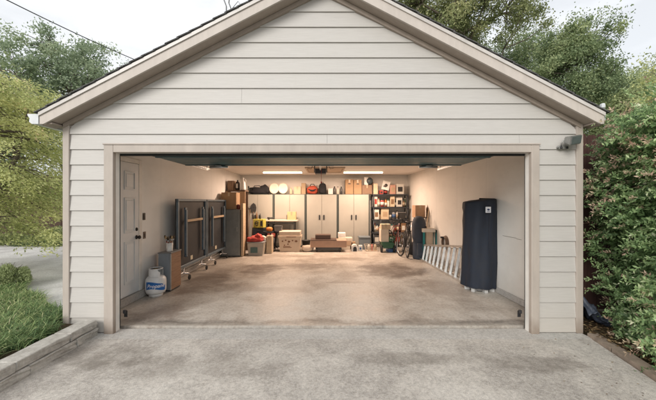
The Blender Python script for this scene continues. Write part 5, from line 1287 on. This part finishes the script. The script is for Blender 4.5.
a = R(2); Mx = Matrix.Translation((0, .0, 0)) @ Matrix.Rotation(a, 4, 'Z')
m = MB(); m.box(-.045, .045, -.282, -.272, 1.36, 1.46, .003, M=Mx); pt = m.build('patch', M('white patch', (.68, .70, .74), .6), t)
m = MB()
for ang in (-55, -25, 0, 25, 55): m.prism([(-.004, 0), (.0, -.002), (.004, 0), (.007, .018), (0, .034), (-.007, .018)], -.286, -.2825, M=Mx @ Matrix.Translation((0, 0, 1.40)) @ Matrix.Rotation(R(ang), 4, 'Y'))
m.box(-.022, .022, -.286, -.2825, 1.378, 1.386, M=Mx); m.build('emblem', M('navy emblem', (.02, .04, .12), .6), pt)
for k in range(7):
    a = 2*PI*k/7+.25; m = MB(); c, s = .20*math.cos(a), .19*math.sin(a); m.box(-.045, .045, -.03, .03, 0, .075, .012, seg=2, M=Matrix.Translation((c, s, 0)) @ Matrix.Rotation(a, 4, 'Z')); m.build('foot', M('white foot plastic', (.42, .42, .41), .5), t)
m = MB(); m.lathe([(.0, .02), (.17, .02), (.17, .07), (0, .07)], n=28); m.build('base', M('grey base', (.2, .2, .2), .5), t)
# faint scuff on the right wall
m = MB()
for (y0, y1, z0, z1) in ((4.62, 4.98, .98, 1.0), (4.50, 4.62, .97, .982)): m.box(-.0015, .0, y0, y1, z0, z0+.006)
gp(m.xf(Matrix.Translation((XR-.1205, 0, 0))), 'wall_scuff', M('grey scuff', (.22, .19, .16), .8))
# small dry leaves blown on the drive
n = 40; P = np.stack([2.0+NR.random(n)*1.0, 2.2+NR.random(n)*1.2, np.full(n, -.016)], 1); d, nn = rot_frames(n, NR, 6, 0); d[:, 2] = .05
o = leaf_obj('fallen_leaves', P, d, nn, .022, .012, NR.random(n), bpy.data.materials['dry leaf']); tag(o, 'few dry leaves on the driveway near the hedge', None, None, 'stuff')

# ---- more of the clutter
t = thing('shop_vacuum', 'dark shop vacuum on casters under the left part of the work table', 'vacuum', (-1.80, 9.95, 0))
m = MB(); m.lathe([(0, .06), (.17, .06), (.18, .1), (.18, .36), (.16, .38), (0, .38)], n=26); m.build('drum', M('dark grey drum', (.05, .05, .055), .4), t)
m = MB(); m.lathe([(.19, .381), (.19, .42), (.15, .5), (.06, .54), (0, .54)], n=26); m.build('motor_head', M('dark red head', (.16, .03, .02), .4), t)
m = MB(); m.tube([(.0, -.19, .3), (.05, -.3, .35), (.16, -.32, .2), (.24, -.2, .06), (.26, 0, .05)], .022, 8); m.build('hose', RUBBER, t)
for a in (.6, 2.2, 3.9, 5.4): m = MB(); m.lathe([(0, -.012), (.028, -.01), (.028, .01), (0, .012)], n=12, M=Matrix.Translation((.15*math.cos(a), .15*math.sin(a), .029)) @ Matrix.Rotation(R(90), 4, 'Y')); m.build('caster', RUBBER, t)
m = MB(); m.lathe([(0, 0), (.11, 0), (.14, .28), (.145, .28), (.145, .29), (.13, .29), (.105, .01), (0, .01)], n=24); m.tube([(.14*math.cos(a*PI/10), -.14*math.sin(a*PI/10)*.6-.02, .28-.12*math.sin(a*PI/10)) for a in range(11)], .004, 5)
one('bucket', m, CM['black'], 'black bucket on the floor between the printed tote and the small white sack', 'bucket', (-.62, 9.85, 0))
t = thing('tool_box', 'dark blue tool box on the floor between the garden cart and the red bicycle', 'tool box', (2.07, 9.2, 0), R(10))
m = MB(); m.box(-.13, .13, 0, .22, 0, .2, .01); m.build('body', CM['blue'], t); m = MB(); m.box(-.135, .135, -.005, .225, .2005, .27, .02, seg=2); m.tube([(-.06, .11, .265), (-.06, .11, .31), (.06, .11, .31), (.06, .11, .265)], .01, 6); m.build('lid', CM['black'], t); m = MB(); m.box(-.02, .02, -.012, -.0055, .17, .22); m.build('latch', STEEL, t)
carton('brown_carton', 'brown carton on the dark blue tool box behind the bicycles', (2.07, 9.3, .315), .22, .16, .2, CARDD)
m = MB(); lump(m, .17, .15, .2, (0, 0, .18), 61, amp=.12); m.tube([(-.07, -.05, .35), (-.04, -.06, .46), (.05, -.06, .46), (.08, -.05, .35)], .012, 6)
one('gym_bag', m, BLACKC, 'black gym bag slumped on the floor under the black bicycle', 'bag', (2.62, 8.75, 0))
t = thing('kick_scooter', 'folded black kick scooter leaning by the black shelving behind the garden cart', 'scooter', (2.75, 9.75, 0))
m = MB(); m.box(-.05, .05, -.25, .25, .09, .12, .01); m.build('deck', CM['black'], t); m = MB(); m.tube([(0, -.25, .12), (0, -.18, .92)], .016, 8); m.tube([(-.18, -.18, .92), (.18, -.18, .92)], .014, 8); m.build('handlebar', STEEL, t)
for yy in (-.3, .28): m = MB(); m.lathe([(0, -.015), (.085, -.015), (.09, 0), (.085, .015), (0, .015)], n=20, M=Matrix.Translation((0, yy, .0905)) @ Matrix.Rotation(R(90), 4, 'Y')); m.build('wheel', RUBBER, t)
for k, (x, h, lab, mt) in enumerate(((-2.58, 1.5, 'long handled rake leaning on the leftmost tall cabinet', 'black'), (-2.46, 1.42, 'long handled shovel leaning on the leftmost tall cabinet beside the rake', 'black'))):
    t = thing('rake' if k == 0 else 'shovel', lab, 'garden tool', (x, 9.95, 0))
    m = MB(); m.tube([(0, 0, .0), (.03, .26, h-.2)], .013, 7); m.build('handle', wood_mat('dark ash handle', (.10, .06, .04), (.2, .13, .08)), t)
    m = MB()
    if k == 0:
        m.tube([(-.17, .262, h-.18), (.22, .262, h-.18)], .012, 6)
        for j in range(9): m.tube([(-.16+j*.046, .262, h-.18), (-.16+j*.046, .225, h-.12)], .005, 4)
    else:
        poly = [(-.08, 0), (.08, 0), (.10, .14), (.07, .24), (.0, .30), (-.07, .24), (-.10, .14)]
        m.prism([(x_+.03, z_+h-.21) for x_, z_ in poly], .245, .25)
    m.build('head', M('dark tool steel', (.09, .09, .09), .45, .6), t)
